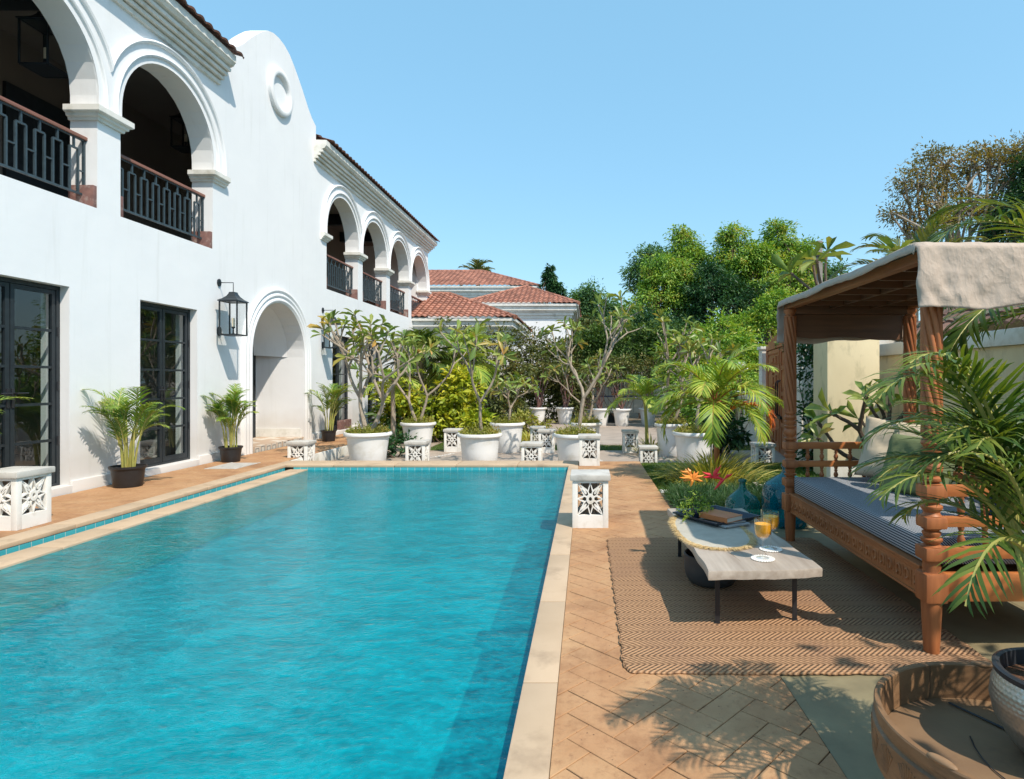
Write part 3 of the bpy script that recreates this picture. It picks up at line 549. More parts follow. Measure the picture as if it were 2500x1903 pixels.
# end walls, back wall, floors
build(mb,'front_wall','wall',villa,smooth=0,recalc=False)
mb=MB().box(-9.2,WX-TH,21.75,22.05,-.3,6.3).box(-9.5,-9.2,2.5,22.05,-.3,6.3).box(-9.2,WX-TH,2.2,2.5,-.3,6.3); build(mb,'side_wall','wall',villa,smooth=0)
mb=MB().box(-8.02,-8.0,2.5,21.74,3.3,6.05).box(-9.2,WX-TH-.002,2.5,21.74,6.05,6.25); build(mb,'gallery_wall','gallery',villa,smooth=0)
mb=MB().box(-9.2,WX-TH-.002,2.5,21.74,2.95,3.255); build(mb,'gallery_floor','gallfloor',villa,smooth=0)
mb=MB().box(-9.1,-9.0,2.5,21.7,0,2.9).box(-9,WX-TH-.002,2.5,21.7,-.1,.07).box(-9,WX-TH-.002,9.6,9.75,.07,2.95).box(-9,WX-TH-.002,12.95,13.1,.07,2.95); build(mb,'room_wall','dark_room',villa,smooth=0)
# skirting
mb=MB()
for a,b in ((2.5,3.4),(4.55,5.6),(6.76,7.83),(8.98,10.05),(12.69,13.76),(14.91,15.98),(17.14,18.2),(19.35,22.05)): build(MB().box(WX-.001,WX+.035,a,b,-.2,.13,.008),'skirting','wall',villa)
for a,b in ((3.4,4.55),(5.6,6.76),(7.83,8.98),(13.76,14.91),(15.98,17.14)): build(MB().box(WX-.13,WX+.036,a+.001,b-.001,-.1,.083,.008),'sill','wall',villa)

# porch
mb=MB(); py0,py1=10.25,12.347; bx=-6.72
mb.add([(bx,py0,.086),(bx,py1,.086),(bx,py1,2.85),(bx,py0,2.85)],[(0,1,2,3)])
mb.add([(WX-TH,py1,.086),(bx,py1,.086),(bx,py1,2.85),(WX-TH,py1,2.85)],[(0,1,2,3)]); mb.add([(WX-TH,py0,.086),(bx,py0,.086),(bx,py0,2.85),(WX-TH,py0,2.85)],[(0,1,2,3)])
mb.add([(WX-TH,py0,2.85),(bx,py0,2.85),(bx,py1,2.85),(WX-TH,py1,2.85)],[(0,1,2,3)])
# groin rib arch between front arch and back
rings=[]
for i in range(17):
    a=PI*i/16; rings.append([(WX-TH-.001,11.37-.975*math.cos(a),1.715+.975*math.sin(a)),(bx+.002,11.37-.8*math.cos(a),1.75+.72*math.sin(a))])
mb.rings(rings,False,False)
build(mb,'porch_wall','wall',villa,smooth=30,recalc=False)
build(MB().box(bx,WX+.01,10.396,12.344,-.15,.098),'porch_floor','pattern',villa,smooth=0)
build(MB().box(bx+.01,WX-.05,12.325,12.344,.099,.27),'porch_skirting','trim',villa)
# arch mouldings
def arch_band(mb,c,zc,r,prof,X,y_ext=0,z_base=None,n=28):
    """prof: list of (radial offset, projection)"""
    angs=[PI*i/n for i in range(n+1)]; rings=[]
    if z_base is not None: rings.append([(X+p,c+(r+o),z_base) for o,p in prof])
    for a in angs: rings.append([(X+p,c+(r+o)*math.cos(a),zc+(r+o)*math.sin(a)) for o,p in prof])
    if z_base is not None: rings.append([(X+p,c-(r+o),z_base) for o,p in prof])
    mb.rings(rings,False,False)
def bead(o0,o1,p,k=4): return [(o0+(o1-o0)*i/k,p*math.sin(PI*i/k)**.6) for i in range(k+1)]
PM=[(0,-.002)]+[(.0,.02),(.075,.02),(.08,.045),(.10,.055),(.12,.045),(.125,.018),(.235,.018),(.24,.05),(.262,.062),(.285,.05),(.29,-.002)]
for c in AC+AF:
    mb=MB(); arch_band(mb,c,SP+ST,RA,PM,WX,z_base=SP-.003); 
    if c in (8.425,14.37) or True:
        bm=bmesh.new(); me=bpy.data.meshes.new('t'); me.from_pydata(mb.v,[],mb.f); bm.from_mesh(me); bpy.data.meshes.remove(me)
        idx=(AC+AF).index(c); A_=AC+AF; lo=(c+A_[idx-1])/2 if idx not in (0,3) else -9; hi=(c+A_[idx+1])/2 if idx not in (2,6) else 99
        bmesh.ops.bisect_plane(bm,geom=bm.verts[:]+bm.edges[:]+bm.faces[:],plane_co=(0,lo,0),plane_no=(0,-1,0),clear_outer=True)
        bmesh.ops.bisect_plane(bm,geom=bm.verts[:]+bm.edges[:]+bm.faces[:],plane_co=(0,hi,0),plane_no=(0,1,0),clear_outer=True); mb=MB().bm(bm)
    build(mb,'arch_moulding','wall',villa,smooth=50,recalc=False)
mb=MB(); arch_band(mb,11.37,1.715,.976,[(0,-.002),(0,.03)]+[(.005+.09*k+o,.03+p) for k in range(3) for o,p in bead(0,.088,.035)]+[(.285,-.002)],WX,z_base=-.0); build(mb,'doorway_moulding','wall',villa,smooth=60,recalc=False)
# pier capitals
CAP=[(.0,4.30),(.03,4.30),(.035,4.33),(.06,4.34),(.065,4.37),(.085,4.375),(.10,4.39),(.10,4.455),(.0,4.458)]
def capital(y0,y1,left=True,right=True):
    mb=MB(); L=1 if left else 0; Rr=1 if right else 0; rings=[]
    for p,z in CAP: rings.append([(WX-TH-.002,y0-p*L,z),(WX+p,y0-p*L,z),(WX+p,y1+p*Rr,z),(WX-TH-.002,y1+p*Rr,z)])
    mb.rings(rings,True,True); build(mb,'capital','trim',villa,smooth=0)
for a,b,l,r in ((9.35,9.66,True,False),(7.145,7.50,True,True),(4.975,5.295,True,True),(13.13,13.445,False,True),(15.295,15.615,True,True),(17.465,17.785,True,True),(19.635,19.955,True,True),(21.805,22.05,True,True)): capital(a,b,l,r)
# cornices: profile (projection, z), mitred end
CP=[(0,5.86),(.045,5.862),(.045,5.92),(.02,5.922),(.02,5.935),(.095,5.937),(.095,5.985),(.065,5.987),(.065,6.0),(.145,6.002),(.145,6.05),(.115,6.052),(.115,6.065),(.195,6.067),(.20,6.11),(.17,6.112),(.17,6.125),(.235,6.15),(.26,6.19),(.275,6.20),(.275,6.31),(.0,6.32)]
def cornice(y0,y1,m0,m1):
    mb=MB(); r=[[(WX+p,y0-(p if m0 else 0),z) for p,z in CP],[(WX+p,y1+(p if m1 else 0),z) for p,z in CP]]; mb.rings(r,True,True)
    if m1 and y1>20:
        r=[[(WX+p,y1+p,z) for p,z in CP],[(-9.2,y1+p,z) for p,z in CP]]; mb.rings(r,True,True)
    build(mb,'cornice','trim',villa,smooth=0)
cornice(2.5,9.50,False,False); cornice(12.80,22.05,False,True)
# medallion
mb=MB(); prof=[(.29,-.002),(.29,.05),(.31,.07),(.345,.08),(.40,.075),(.425,.06),(.43,-.002)]
mb.rings([[(WX+p,11.37+r*math.cos(a),6.63+r*math.sin(a)) for r,p in prof] for a in [2*PI*i/40 for i in range(41)]],False,False); build(mb,'medallion','wall',villa,smooth=50,recalc=False)
def tile_roof(name,origin,u,v,nu,nv,pu,pv,mat,parent,planes=(),ridge=(),amp=.03):
    """tiles on a slope: u along the eave, v up the slope (unit vectors), rows nv x tiles nu"""
    u=Vector(u).normalized(); v=Vector(v).normalized(); n=u.cross(v).normalized(); 
    if n.z<0: n=-n
    o=Vector(origin); bm=bmesh.new(); K=5
    for j in range(nv):
        for i in range(nu):
            vs=[]
            for (b,lift) in ((0,.035),(pv*1.02,.005)):
                row=[]
                for k in range(K+1):
                    a=k/K; hh=amp*math.sin(PI*min(1,a*1.35))**1.0 if a<.74 else -amp*.35*math.sin(PI*(a-.74)/.26)
                    row.append(bm.verts.new(o+u*((i+a)*pu)+v*(j*pv+b-(.015*math.sin(PI*a) if b==0 else 0))+n*(lift+hh)))
                vs.append(row)
            lowr=[bm.verts.new(x.co-n*.03) for x in vs[0]]
            for k in range(K): bm.faces.new((vs[0][k],vs[0][k+1],vs[1][k+1],vs[1][k])); bm.faces.new((lowr[k],lowr[k+1],vs[0][k+1],vs[0][k]))
    for p,nn in planes: bmesh.ops.bisect_plane(bm,geom=bm.verts[:]+bm.edges[:]+bm.faces[:],plane_co=p,plane_no=nn,clear_outer=True)
    mb=MB().bm(bm)
    for a,b in ridge:
        a=Vector(a);b=Vector(b); m=max(1,int((b-a).length/.4))
        for i in range(m): p=a+(b-a)*(i/m); q=a+(b-a)*((i+1.08)/m); mb.tube([p,q],[.085,.07],8)
    return build(mb,name,mat,parent,smooth=40,recalc=False)
for (y0,y1) in ((2.5,9.62),(12.93,22.45)):
    k=int((y1-y0)/.19); tile_roof('roof',(WX+.325,y0,6.325),(0,1,0),(-.93,0,.36),k,9,(y1-y0)/k,.3,'eavetile',villa,amp=.022)
# railings
def railing(c,full=True):
    y0,y1=c-JW,c+JW; x=-5.893; mb=MB(); z0,z1=3.42,4.05
    mb.box(x-.012,x+.012,y0,y1,z0-.012,z0+.012); n=8; st=(y1-y0-.10)/n
    for s in (y0+.02,y1-.02): mb.box(x-.012,x+.012,s-.012,s+.012,SILL,4.08)
    for i in range(n):
        a=y0+.05+st*(i+.24); b=y0+.05+st*(i+.76); zt=3.93
        for q in (a,b): mb.box(x-.010,x+.010,q-.0105,q+.0105,z0,zt)
        mb.box(x-.0095,x+.0095,a,b,zt-.0105,zt+.0105); mb.box(x-.010,x+.010,(a+b)/2-.010,(a+b)/2+.010,zt+.01,4.06)
        mb.box(x-.008,x+.008,b,a+st if i<n-1 else y1-.03,3.68,3.696)
        if i==0: mb.box(x-.011,x+.011,y0+.03,a,3.68,3.702)
    mb.box(x-.012,x+.012,y0,y1,4.045,4.058)
    r=build(mb,'balcony_railing','rail_iron',villa,smooth=0); build(MB().box(x-.032,x+.032,y0+.001,y1-.001,4.06,4.10,.006),'handrail','railwood',r)
    for s,(a,b) in (('r',(y1-.055,y1-.001)),('l',(y0+.001,y0+.055))): build(MB().box(WX-TH+.02,WX-.004,a,b,SILL+.001,3.53,.006),'jamb_block','redstone',villa)
for c in AC+AF: railing(c)
# french doors (double, five panes a leaf)
def fdoor(y0,y1,X,z0,z1,rows=5,handle=True):
    X-=.0; fr=build(MB().box(X-.05,X,y0,y0+.045,z0,z1).box(X-.05,X,y1-.045,y1,z0,z1).box(X-.05,X,y0+.045,y1-.045,z1-.045,z1).box(X-.05,X,y0+.045,y1-.045,z0,z0+.03),'french_door','iron',villa,smooth=0)
    ym=(y0+y1)/2
    for a,b,hs in ((y0+.045,ym-.002,1),(ym+.002,y1-.045,-1)):
        mb=MB(); t=.045; A,B=a+.004,b-.004; za,zb=z0+.034,z1-.05
        mb.box(X-.045,X-.008,A,A+t,za,zb); mb.box(X-.045,X-.008,B-t,B,za,zb); mb.box(X-.044,X-.009,A+t,B-t,za,za+.07); mb.box(X-.044,X-.009,A+t,B-t,zb-t,zb)
        for i in range(1,rows): z=za+.07+(zb-t-za-.07)*i/rows; mb.box(X-.042,X-.010,A+t,B-t,z-.014,z+.014)
        lf=build(mb,'door_leaf','iron',fr,smooth=0); build(MB().add([(X-.027,A+t-.004,za+.06),(X-.027,B-t+.004,za+.06),(X-.027,B-t+.004,zb-t+.004),(X-.027,A+t-.004,zb-t+.004)],[(0,1,2,3)]),'pane','glass',fr,smooth=0)
        if handle:
            yh=(B-.022 if hs==1 else A+.022); mb=MB().box(X-.008,X+.004,yh-.016,yh+.016,z0+.88,z0+1.08,.003); mb.tube([(X,yh,z0+1.03),(X+.045,yh,z0+1.03),(X+.045,yh-hs*.12,z0+1.03)],.008,6); build(mb,'handle','steel',fr)
    for z in (z0+.5,z0+1.1,z0+1.7): build(MB().tube([(X-.002,y1-.03,z-.05),(X-.002,y1-.03,z+.05)],.014,6),'hinge','steel',fr)
for a,b in ((3.4,4.55),(5.60,6.76),(7.83,8.98),(13.76,14.91),(15.98,17.14),(18.2,19.35)): fdoor(a,b,WX-.105,.086,2.289)
fdoor(11.15,12.24,bx+.06,.10,2.27,5,False)
build(MB().box(WX-.10,WX-.01,14.25,14.90,.087,.30,.006),'threshold_block','redstone',villa)
for c in (6.22,8.425,14.37,16.54): # dark doors on the gallery's back wall
    build(MB().box(-7.998,-7.95,c-.1,c+.95,3.26,5.35),'gallery_door','iron',villa,smooth=0)
for a in (7.2,15.4,17.55,19.7): build(MB().box(-8,WX-TH-.01,a,a+.2,5.75,6.04),'ceiling_beam','iron',villa,smooth=0)
# wall lanterns
def lantern(name,label,loc,mounts,s=.27,h=.52,grp='black wall lanterns'):
    """loc = centre of the body bottom; mounts True = wall bracket towards -x"""
    t=thing(name,label,'lantern',loc,grp); x,y,z=loc; a=s/2; mb=MB(); b=.009
    for sx in (-1,1):
        for sy in (-1,1): mb.box(x+sx*a-b,x+sx*a+b,y+sy*a-b,y+sy*a+b,z,z+h)
    for zz in (z,z+h):
        for sg in (-1,1): mb.box(x-a+b,x+a-b,y+sg*a-b,y+sg*a+b,zz-b,zz+b); mb.box(x+sg*a-b,x+sg*a+b,y-a+b,y+a-b,zz-b,zz+b)
    mb.box(x-a+b,x+a-b,y-a+b,y+a-b,z-.004,z+.004); build(mb,'frame','iron',t,smooth=0)
    mb=MB(); rr=[]
    for q,zz in ((a+.025,h),(a+.02,h+.015),(a*.80,h+.045),(a*.52,h+.085),(a*.36,h+.125),(a*.32,h+.15),(.02,h+.155)): rr.append([(x-q,y-q,z+zz),(x+q,y-q,z+zz),(x+q,y+q,z+zz),(x-q,y+q,z+zz)])
    mb.rings(rr); build(mb,'roof','iron',t,smooth=0)
    mb=MB(); 
    for sg in (-1,1):
        mb.add([(x+sg*a,y-a+b,z+b),(x+sg*a,y+a-b,z+b),(x+sg*a,y+a-b,z+h-b),(x+sg*a,y-a+b,z+h-b)],[(0,1,2,3)]); mb.add([(x-a+b,y+sg*a,z+b),(x+a-b,y+sg*a,z+b),(x+a-b,y+sg*a,z+h-b),(x-a+b,y+sg*a,z+h-b)],[(0,1,2,3)])
    build(mb,'pane','clear',t,smooth=0)
    build(MB().lathe([(.028,.004),(.03,.02),(.012,.03),(.01,.10),(.026,.115),(.026,.13)],(x,y,z),12),'candle_holder','iron',t); build(MB().lathe([(.024,.131),(.024,.26),(.02,.265)],(x,y,z),12),'candle','candle',t)
    if mounts:
        mb=MB(); zt=z+h+.30; mb.tube([(x,y,z+h+.15),(x,y,zt),(WX+.01,y,zt)],.007,6); mb.rings([[(WX+.001+k,y+.045*math.cos(i*PI/8),zt+.045*1.3*math.sin(i*PI/8)) for i in range(16)] for k in (0,.018)])
        mb.rings([[(WX+.001+k,y+.05*math.cos(i*PI/8),z+.06+.075*math.sin(i*PI/8)) for i in range(16)] for k in (0,.02)]); mb.tube([(WX+.02,y,z+.03),(x-a,y,z+.01)],.008,6); build(mb,'bracket','iron',t)
    else:
        build(MB().tube([(x,y,z+h+.15),(x,y,6.04)],.008,6),'hanging_rod','iron',t)
    return t
lantern('wall_lantern','black glazed wall lantern with candle left of the arched doorway',(-5.52,9.5,1.955),True)
lantern('wall_lantern','black glazed wall lantern partly behind frangipani leaves right of the arched doorway',(-5.52,13.24,1.955),True)
lantern('hanging_lantern','dark hanging lantern inside the nearest upper arch at the top left',(-6.42,7.22,4.93),False,.33,.52,'lanterns hung in the upper gallery')
lantern('hanging_lantern','dark hanging lantern half hidden in the second upper arch before the gable',(-7.0,10.62,5.28),False,.3,.5,'lanterns hung in the upper gallery')
lantern('hanging_lantern','small hanging lantern in the first upper arch right of the gable',(-6.9,14.9,5.0),False,.3,.5,'lanterns hung in the upper gallery')
lantern('hanging_lantern','small hanging lantern in the second upper arch right of the gable',(-6.9,18.0,4.75),False,.3,.5,'lanterns hung in the upper gallery')
# floor drain grating on the walkway
mb=MB(); 
for i in range(14): mb.box(-5.35+.0,-4.95,8.55+i*.045,8.58+i*.045,.001,.007)
mb.box(-5.37,-5.35,8.53,9.2,.001,.008).box(-4.95,-4.93,8.53,9.2,.001,.008); tag(build(mb,'drain_grate','cap',None,(-5.15,8.86,0),0),'grey drain grating set in the brick walkway before the arched doorway','drain')
# ------------------------------------------------------------------ neighbouring houses
def hip(name,label,cx,y0,hw,depth,ze,zr,zwall,wallmat,left=None):
    """hip roofed house: eave front at y0"""
    xl=cx-hw if left is None else left; xr=cx+hw; y1=y0+depth; t=thing(name,label,'house',((xl+xr)/2,y0,-.4))
    ym=(y0+y1)/2; rl,rr=xl+depth/2*1.0,xr-depth/2*1.0
    if rl>rr: rl=rr=(xl+xr)/2
    build(MB().box(xl+.35,xr-.35,y0+.35,y1-.35,-.4,ze-.1),'wall',wallmat,t,smooth=0)
    mb=MB(); 
    for p,za,zb in ((.30,-.62,-.50),(.24,-.50,-.36),(.17,-.36,-.30),(.10,-.30,-.12),(.02,-.12,-.02)): mb.box(xl+p,xr-p,y0+p,y1-p,ze+za,ze+zb)
    build(mb,'cornice','trim',t,smooth=0)
    s=(zr-ze); v=Vector((0,ym-y0,s)); Lr=v.length; vn=v.normalized(); pu=.2*max(1,y0/24); pv=.26*max(1,y0/26)
    A,B,C_,D_=Vector((xl,y0,ze)),Vector((xr,y0,ze)),Vector((rr,ym,zr)),Vector((rl,ym,zr)); E_,F_=Vector((xr,y1,ze)),Vector((xl,y1,ze))
    def pl(p,q,inside):
        n=Vector(((q-p).y,-(q-p).x,0)).normalized(); 
        if (inside-p).dot(n)>0: n=-n
        return (tuple(p),tuple(n))
    nu=int((xr-xl)/pu)+2; nv=int(Lr/pv)+1; mid=Vector(((xl+xr)/2,y0+.3,ze)); tp=((0,ym,zr),(0,1,0))
    rid=[(B,C_),(D_,C_)] if (C_-D_).length>.1 else [(B,C_)]
    if left is None: rid.append((A,D_))
    tile_roof('roof',A,(1,0,0),vn,nu,nv,pu,pv,'rooftile',t,[pl(A,D_,mid) if left is None else ((xl,0,0),(-1,0,0)),pl(B,C_,mid),tp],rid,amp=.035)
    v2=(Vector((C_.x-xr,0,s))).normalized(); mid2=Vector((xr-.3,ym,ze)); L2=Vector((C_.x-xr,0,s)).length
    tile_roof('roof',B,(0,1,0),v2,int(depth/pu)+1,int(L2/pv)+1,pu,pv,'rooftile',t,[pl(B,C_,mid2),pl(E_,C_,mid2)],[(E_,C_)],amp=.035)
    return t
hip('tiled_house','far pale house with the long red tiled roof rising above the other roofs',-12.3,34,9.65,7.6,6.56,8.05,0,'pinkwall')
hip('tiled_house','white house with small peaked red tiled roof right of the villa end',-2.84,26,2.52,5.4,4.56,5.68,0,'wall')
hip('tiled_house','nearest white house with broad red tiled roof low beside the end of the villa',-6.7,20,4.37,5.6,3.33,4.49,0,'wall')
# ------------------------------------------------------------------ carved blocks
def jali_block(name,label,w,d,h):
    t=thing(name,label,'ornamental block',(0,0,0),'white pierced blocks around the pool'); a,b=w/2,d/2; hc=.05; zt=h-hc; mb=MB(); fr=.045; zl=h*.24
    # posts and rails around four openings
    for sx in (-1,1):
        for sy in (-1,1): mb.box(*sorted((sx*a,sx*(a-fr))),*sorted((sy*b,sy*(b-fr))),0,zt,.003)
    for sy in (-1,1): mb.box(-a+fr,a-fr,*sorted((sy*b,sy*(b-fr))),0,zl); mb.box(-a+fr,a-fr,*sorted((sy*b,sy*(b-fr))),zt-.02,zt)
    for sx in (-1,1): mb.box(*sorted((sx*a,sx*(a-fr))),-b+fr,b-fr,0,zl); mb.box(*sorted((sx*a,sx*(a-fr))),-b+fr,b-fr,zt-.02,zt)
    build(mb,'body','jali',t,smooth=30)
    build(MB().box(-a-.018,a+.018,-b-.018,b+.018,zt+.001,h,.008),'cap','cap',t)
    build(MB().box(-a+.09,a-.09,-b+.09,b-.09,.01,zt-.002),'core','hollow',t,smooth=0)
    H2=(zt-.02-zl)/2; zc=zl+H2
    for k,(hw,off) in enumerate(((a-fr,b),(b-fr,a),(a-fr,b),(b-fr,a))):
        mb=MB(); s=H2; th=.03
        def put(poly,t0=0,t1=th): mb.prism([(u*hw,vv*s) for u,vv in poly],lambda u,v,q:(u,-(off-.006-q*-1) if False else -(off-.008)+q,v+zc),t0,t1)
        def ring(r0,r1,n=20,t0=0.):
            for i in range(n):
                p,q=2*PI*i/n,2*PI*(i+1)/n; put([(r0*math.cos(p),r0*math.sin(p)),(r1*math.cos(p),r1*math.sin(p)),(r1*math.cos(q),r1*math.sin(q)),(r0*math.cos(q),r0*math.sin(q))],t0)
        ring(.13,.32,16,-.004)
        for i in range(4):
            c,sn=math.cos(i*PI/2),math.sin(i*PI/2); ro=lambda P:[(x*c-y*sn,x*sn+y*c) for x,y in P]
            put(ro([(.36,.28),(.58,.44),(.74,.66),(.66,.74),(.44,.58),(.28,.36)])); put(ro([(.45,.47),(.47,.45),(.64,.60),(.60,.64)]),-.006,.0)
            for tip in ((1.0,0.),(.99,.99),(.99,-.99)):
                for sg in (-1,1):
                    ta=math.atan2(tip[1],tip[0])+sg*PI/8; J=(.50*math.cos(ta),.50*math.sin(ta)); dx,dy=tip[0]-J[0],tip[1]-J[1]; L=math.hypot(dx,dy); nx_,ny_=-dy/L*.05,dx/L*.05
                    if tip[1]<-.5: continue
                    put(ro([(J[0]-nx_,J[1]-ny_),(tip[0]-nx_*.5,tip[1]-ny_*.5),(tip[0]+nx_*.5,tip[1]+ny_*.5),(J[0]+nx_,J[1]+ny_)]),.0002*sg,th)
            for sg in (-1,1): ta=sg*PI/8; put(ro([(.30*math.cos(ta-.14),.30*math.sin(ta-.14)),(.53*math.cos(ta-.09),.53*math.sin(ta-.09)),(.53*math.cos(ta+.09),.53*math.sin(ta+.09)),(.30*math.cos(ta+.14),.30*math.sin(ta+.14))]),.001)
        m=Matrix.Rotation(k*PI/2,4,'Z'); mb.xf(m); build(mb,'pierced_panel','jali',t,smooth=0)
    return t
JB=[((.033,5.29,0),.304,'nearest white pierced block with beige cap on the brick deck at the pool corner edge',1,0),
((-4.895,5.21,0),.33,'white pierced block at the left picture edge on the brick walkway before the glass doors',1,0),
((-4.665,9.95,GZ),.31,'white pierced block behind the far left pool corner beside the walkway kerb',1,0),
((-2.77,9.97,GZ),.31,'white pierced block in front of the second large pot behind the pool',1,0),
((-2.72,12.42,GZ),.31,'white pierced block on the lawn edge left of the round pot in the middle',1,0),
((-1.06,13.25,GZ),.30,'rear one of two white pierced blocks standing together on the slabs behind the pool',1,0),
((-.80,12.28,GZ),.31,'front one of two white pierced blocks standing together on the slabs behind the pool',1,0),
((-.87,9.72,GZ),.31,'low white pierced block just behind the far pool edge between two big pots',1,0),
((.045,9.02,0),.30,'white pierced block standing on the brick deck at the far right pool corner',1,0),
((.88,12.28,GZ),.30,'white pierced block beside the small striped grass clump across the slabs',1,0),
((.985,9.74,GZ),.27,'shaded grey white pierced block at the far end of the brick deck by the lawn',1,0),
((2.83,9.76,GZ),.30,'white pierced block on the slabs in front of the carved wooden gate',1,0),
((2.72,12.3,GZ),.30,'white pierced block half hidden behind the potted palm and orange frond',1,0)]
jp=jali_block('pierced_block','x',.304,.304,.45)
for i,(l,wd,lab,s,r) in enumerate(JB): place(jp,i>0,l,r,lab,wd/.304)
# ------------------------------------------------------------------ big planters with frangipani
def pot_profile(rt,rb,h): return [(rb*.96,0),(rb,.012),(rb+(rt-.045-rb)*.5,h*.5),(rt-.045,h-.085),(rt-.042,h-.075),(rt-.02,h-.066),(rt,h-.05),(rt+.004,h-.025),(rt-.008,h-.002),(rt-.03,h),(rt-.05,h-.006),(rt-.058,h-.03),(rt-.062,h-.09),(rt-.065,h-.09)]
def frangipani(mb,base,rng,height,spread,nst,gens,r0,leafL=.23,lean=(0,0)):
    tips=[]
    def grow(p,d,r,L,g):
        d=d/np.linalg.norm(d); pts=[p]; q=p.copy()
        for i in range(4): d=d+rng.normal(size=3)*.09+np.array([0,0,.05]); d/=np.linalg.norm(d); q=q+d*L/4; pts.append(q.copy())
        mb.tube(pts,[r*(1-.07*i) for i in range(5)],7)
        if g==0: tips.append((q,d,r)); return
        k=2 if rng.random()<.6 else 3; a0=rng.random()*2*PI
        for i in range(k):
            a=a0+2*PI*i/k+rng.uniform(-.4,.4); s=np.cross(d,[0,0,1.01]); s/=np.linalg.norm(s)+1e-6; u=np.cross(s,d); sp=rng.uniform(.45,.85)*spread
            nd=d+(s*math.cos(a)+u*math.sin(a))*sp; nd[2]=max(nd[2],.12); grow(q,nd,r*.74,L*rng.uniform(.62,.95),g-1)
    for i in range(nst):
        a=2*PI*i/nst+rng.uniform(-.4,.4); d=np.array([math.cos(a)*.32*spread*(nst>1)+lean[0],math.sin(a)*.32*spread*(nst>1)+lean[1],1.]); grow(np.array(base)+np.array([math.cos(a),math.sin(a),0])*.03,d,r0*rng.uniform(.8,1),height*.34*rng.uniform(.85,1.1),gens)
    C=[];D=[];Nn=[];S=[]
    for q,d,r in tips:
        mb.tube([q,q+d*.06],[r*1.1,r*.6],6); n=rng.integers(4,9)
        for j in range(n):
            a=j*2.4+rng.uniform(-.3,.3); el=rng.uniform(-.25,1.05); s=np.cross(d,[.3,.1,1]); s/=np.linalg.norm(s)+1e-6; u=np.cross(s,d); o=s*math.cos(a)+u*math.sin(a); dd=o*math.cos(el)+d*math.sin(el); dd[2]-=.12*rng.random(); C.append(q+d*rng.uniform(.0,.08)); D.append(dd); Nn.append(d*math.cos(el)-o*math.sin(el)+rng.normal(size=3)*.25); L=leafL*rng.uniform(.6,1.15); S.append((L,L*rng.uniform(.26,.36),L*1.1))
    return C,D,Nn,S
def planter(name,label,loc,rt,rb,h,treeargs,seed,cover=260,lean=(0,0),potmat='pot',leaf='plum',grp='white planters with frangipani trees'):
    rng=np.random.default_rng(seed); t=thing(name,label,'potted tree',loc,grp); x,y,z=loc
    build(MB().lathe(pot_profile(rt,rb,h),loc,40,close=False).lathe([(rb*.96,.0),(.001,.0)],loc,40,close=False),'pot',potmat,t,smooth=40)
    build(MB().lathe([(rt-.05,h-.05),(rt*.6,h-.035),(.02,h-.03),(.001,h-.03)],loc,24,fn=lambda r,zz,a:r,close=False),'soil','soil',t)
    mb=MB(); ht,spread,nst,gens,r0,lL=treeargs; C,D,Nn,S=frangipani(mb,(x,y,z+h-.05),rng,ht,spread,nst,gens,r0,lL,lean); build(mb,'trunk','bark',t); inst_mesh('foliage',*OBOV,C,D,Nn,S,leaf,t,smooth=0)
    if cover:
        n=cover*7; a=rng.random(n)*2*PI; r=np.sqrt(rng.random(n))*(rt-.03); hh=np.abs(rng.normal(size=n))*.065*(1.2-r/rt*.6)*(.6+.7*np.sin(a*3+seed)**2); C=np.stack([x+r*np.cos(a),y+r*np.sin(a),z+h-.035+hh],1); D=rng.normal(size=(n,3)); D[:,2]=np.abs(D[:,2])+.4; Nn=rng.normal(size=(n,3)); Nn[:,2]+=1; s=.042*rng.uniform(.5,1.3,n)
        inst_mesh('ground_cover',*LEAF,C,D,Nn,np.stack([s,s*.42,s],1),'moss',t)
    return t
PL=[('wide white pot with forked frangipani, leftmost behind the pool beside the arched doorway',(-3.60,10.02,GZ),.38,.27,.60,(1.75,1.05,2,3,.042,.24),21,(0,0)),
('white pot with frangipani behind and right of the leftmost big pot, above a pierced block',(-3.42,12.35,GZ),.355,.24,.60,(1.65,.95,2,3,.036,.23),36,(0,0)),
('wide white pot with tall single trunk frangipani, middle of the row behind the pool',(-1.78,10.15,GZ),.37,.28,.57,(1.95,.72,1,3,.040,.24),43,(0,0)),
('white pot with low branching frangipani behind the middle pot on the slabs',(-1.60,12.3,GZ),.355,.26,.60,(1.1,1.1,1,3,.034,.22),54,(0,0)),
('wide white pot with many armed frangipani at the far right end of the pool',(-.18,10.1,GZ),.37,.28,.57,(2.0,.8,1,4,.042,.21),65,(-.06,0)),
('white pot mostly hidden behind the many armed frangipani at the pool end',(-.02,12.6,GZ),.34,.25,.58,(1.3,.95,2,3,.03,.20),76,(0,0)),
('white pot with frangipani behind the stained pot on the right slabs',(1.63,11.75,GZ),.32,.24,.62,(2.0,.8,2,3,.036,.24),87,(0,0)),
('stained white pot streaked with sun and shade beside the garden palm',(1.83,10.3,GZ),.37,.28,.58,(1.75,.9,1,3,.034,.24),98,(.05,0))]
for lab,l,rt,rb,h,ta,sd,ln in PL: planter('potted_frangipani',lab,l,rt,rb,h,ta,sd,lean=ln)
BR=[('first white pot in the far row, with bare red brown stems',(-1.62,20.2,GZ),1),('second white pot of the far row, behind the many armed frangipani trunk',(-.72,20.2,GZ),2),('third white pot of the far row, in front of the white van',(.47,19.5,GZ),3),('fourth white pot of the far row with a fan of bare stems',(1.12,19.3,GZ),4),('fifth white pot of the far row behind the small palm',(1.98,19.6,GZ),5)]
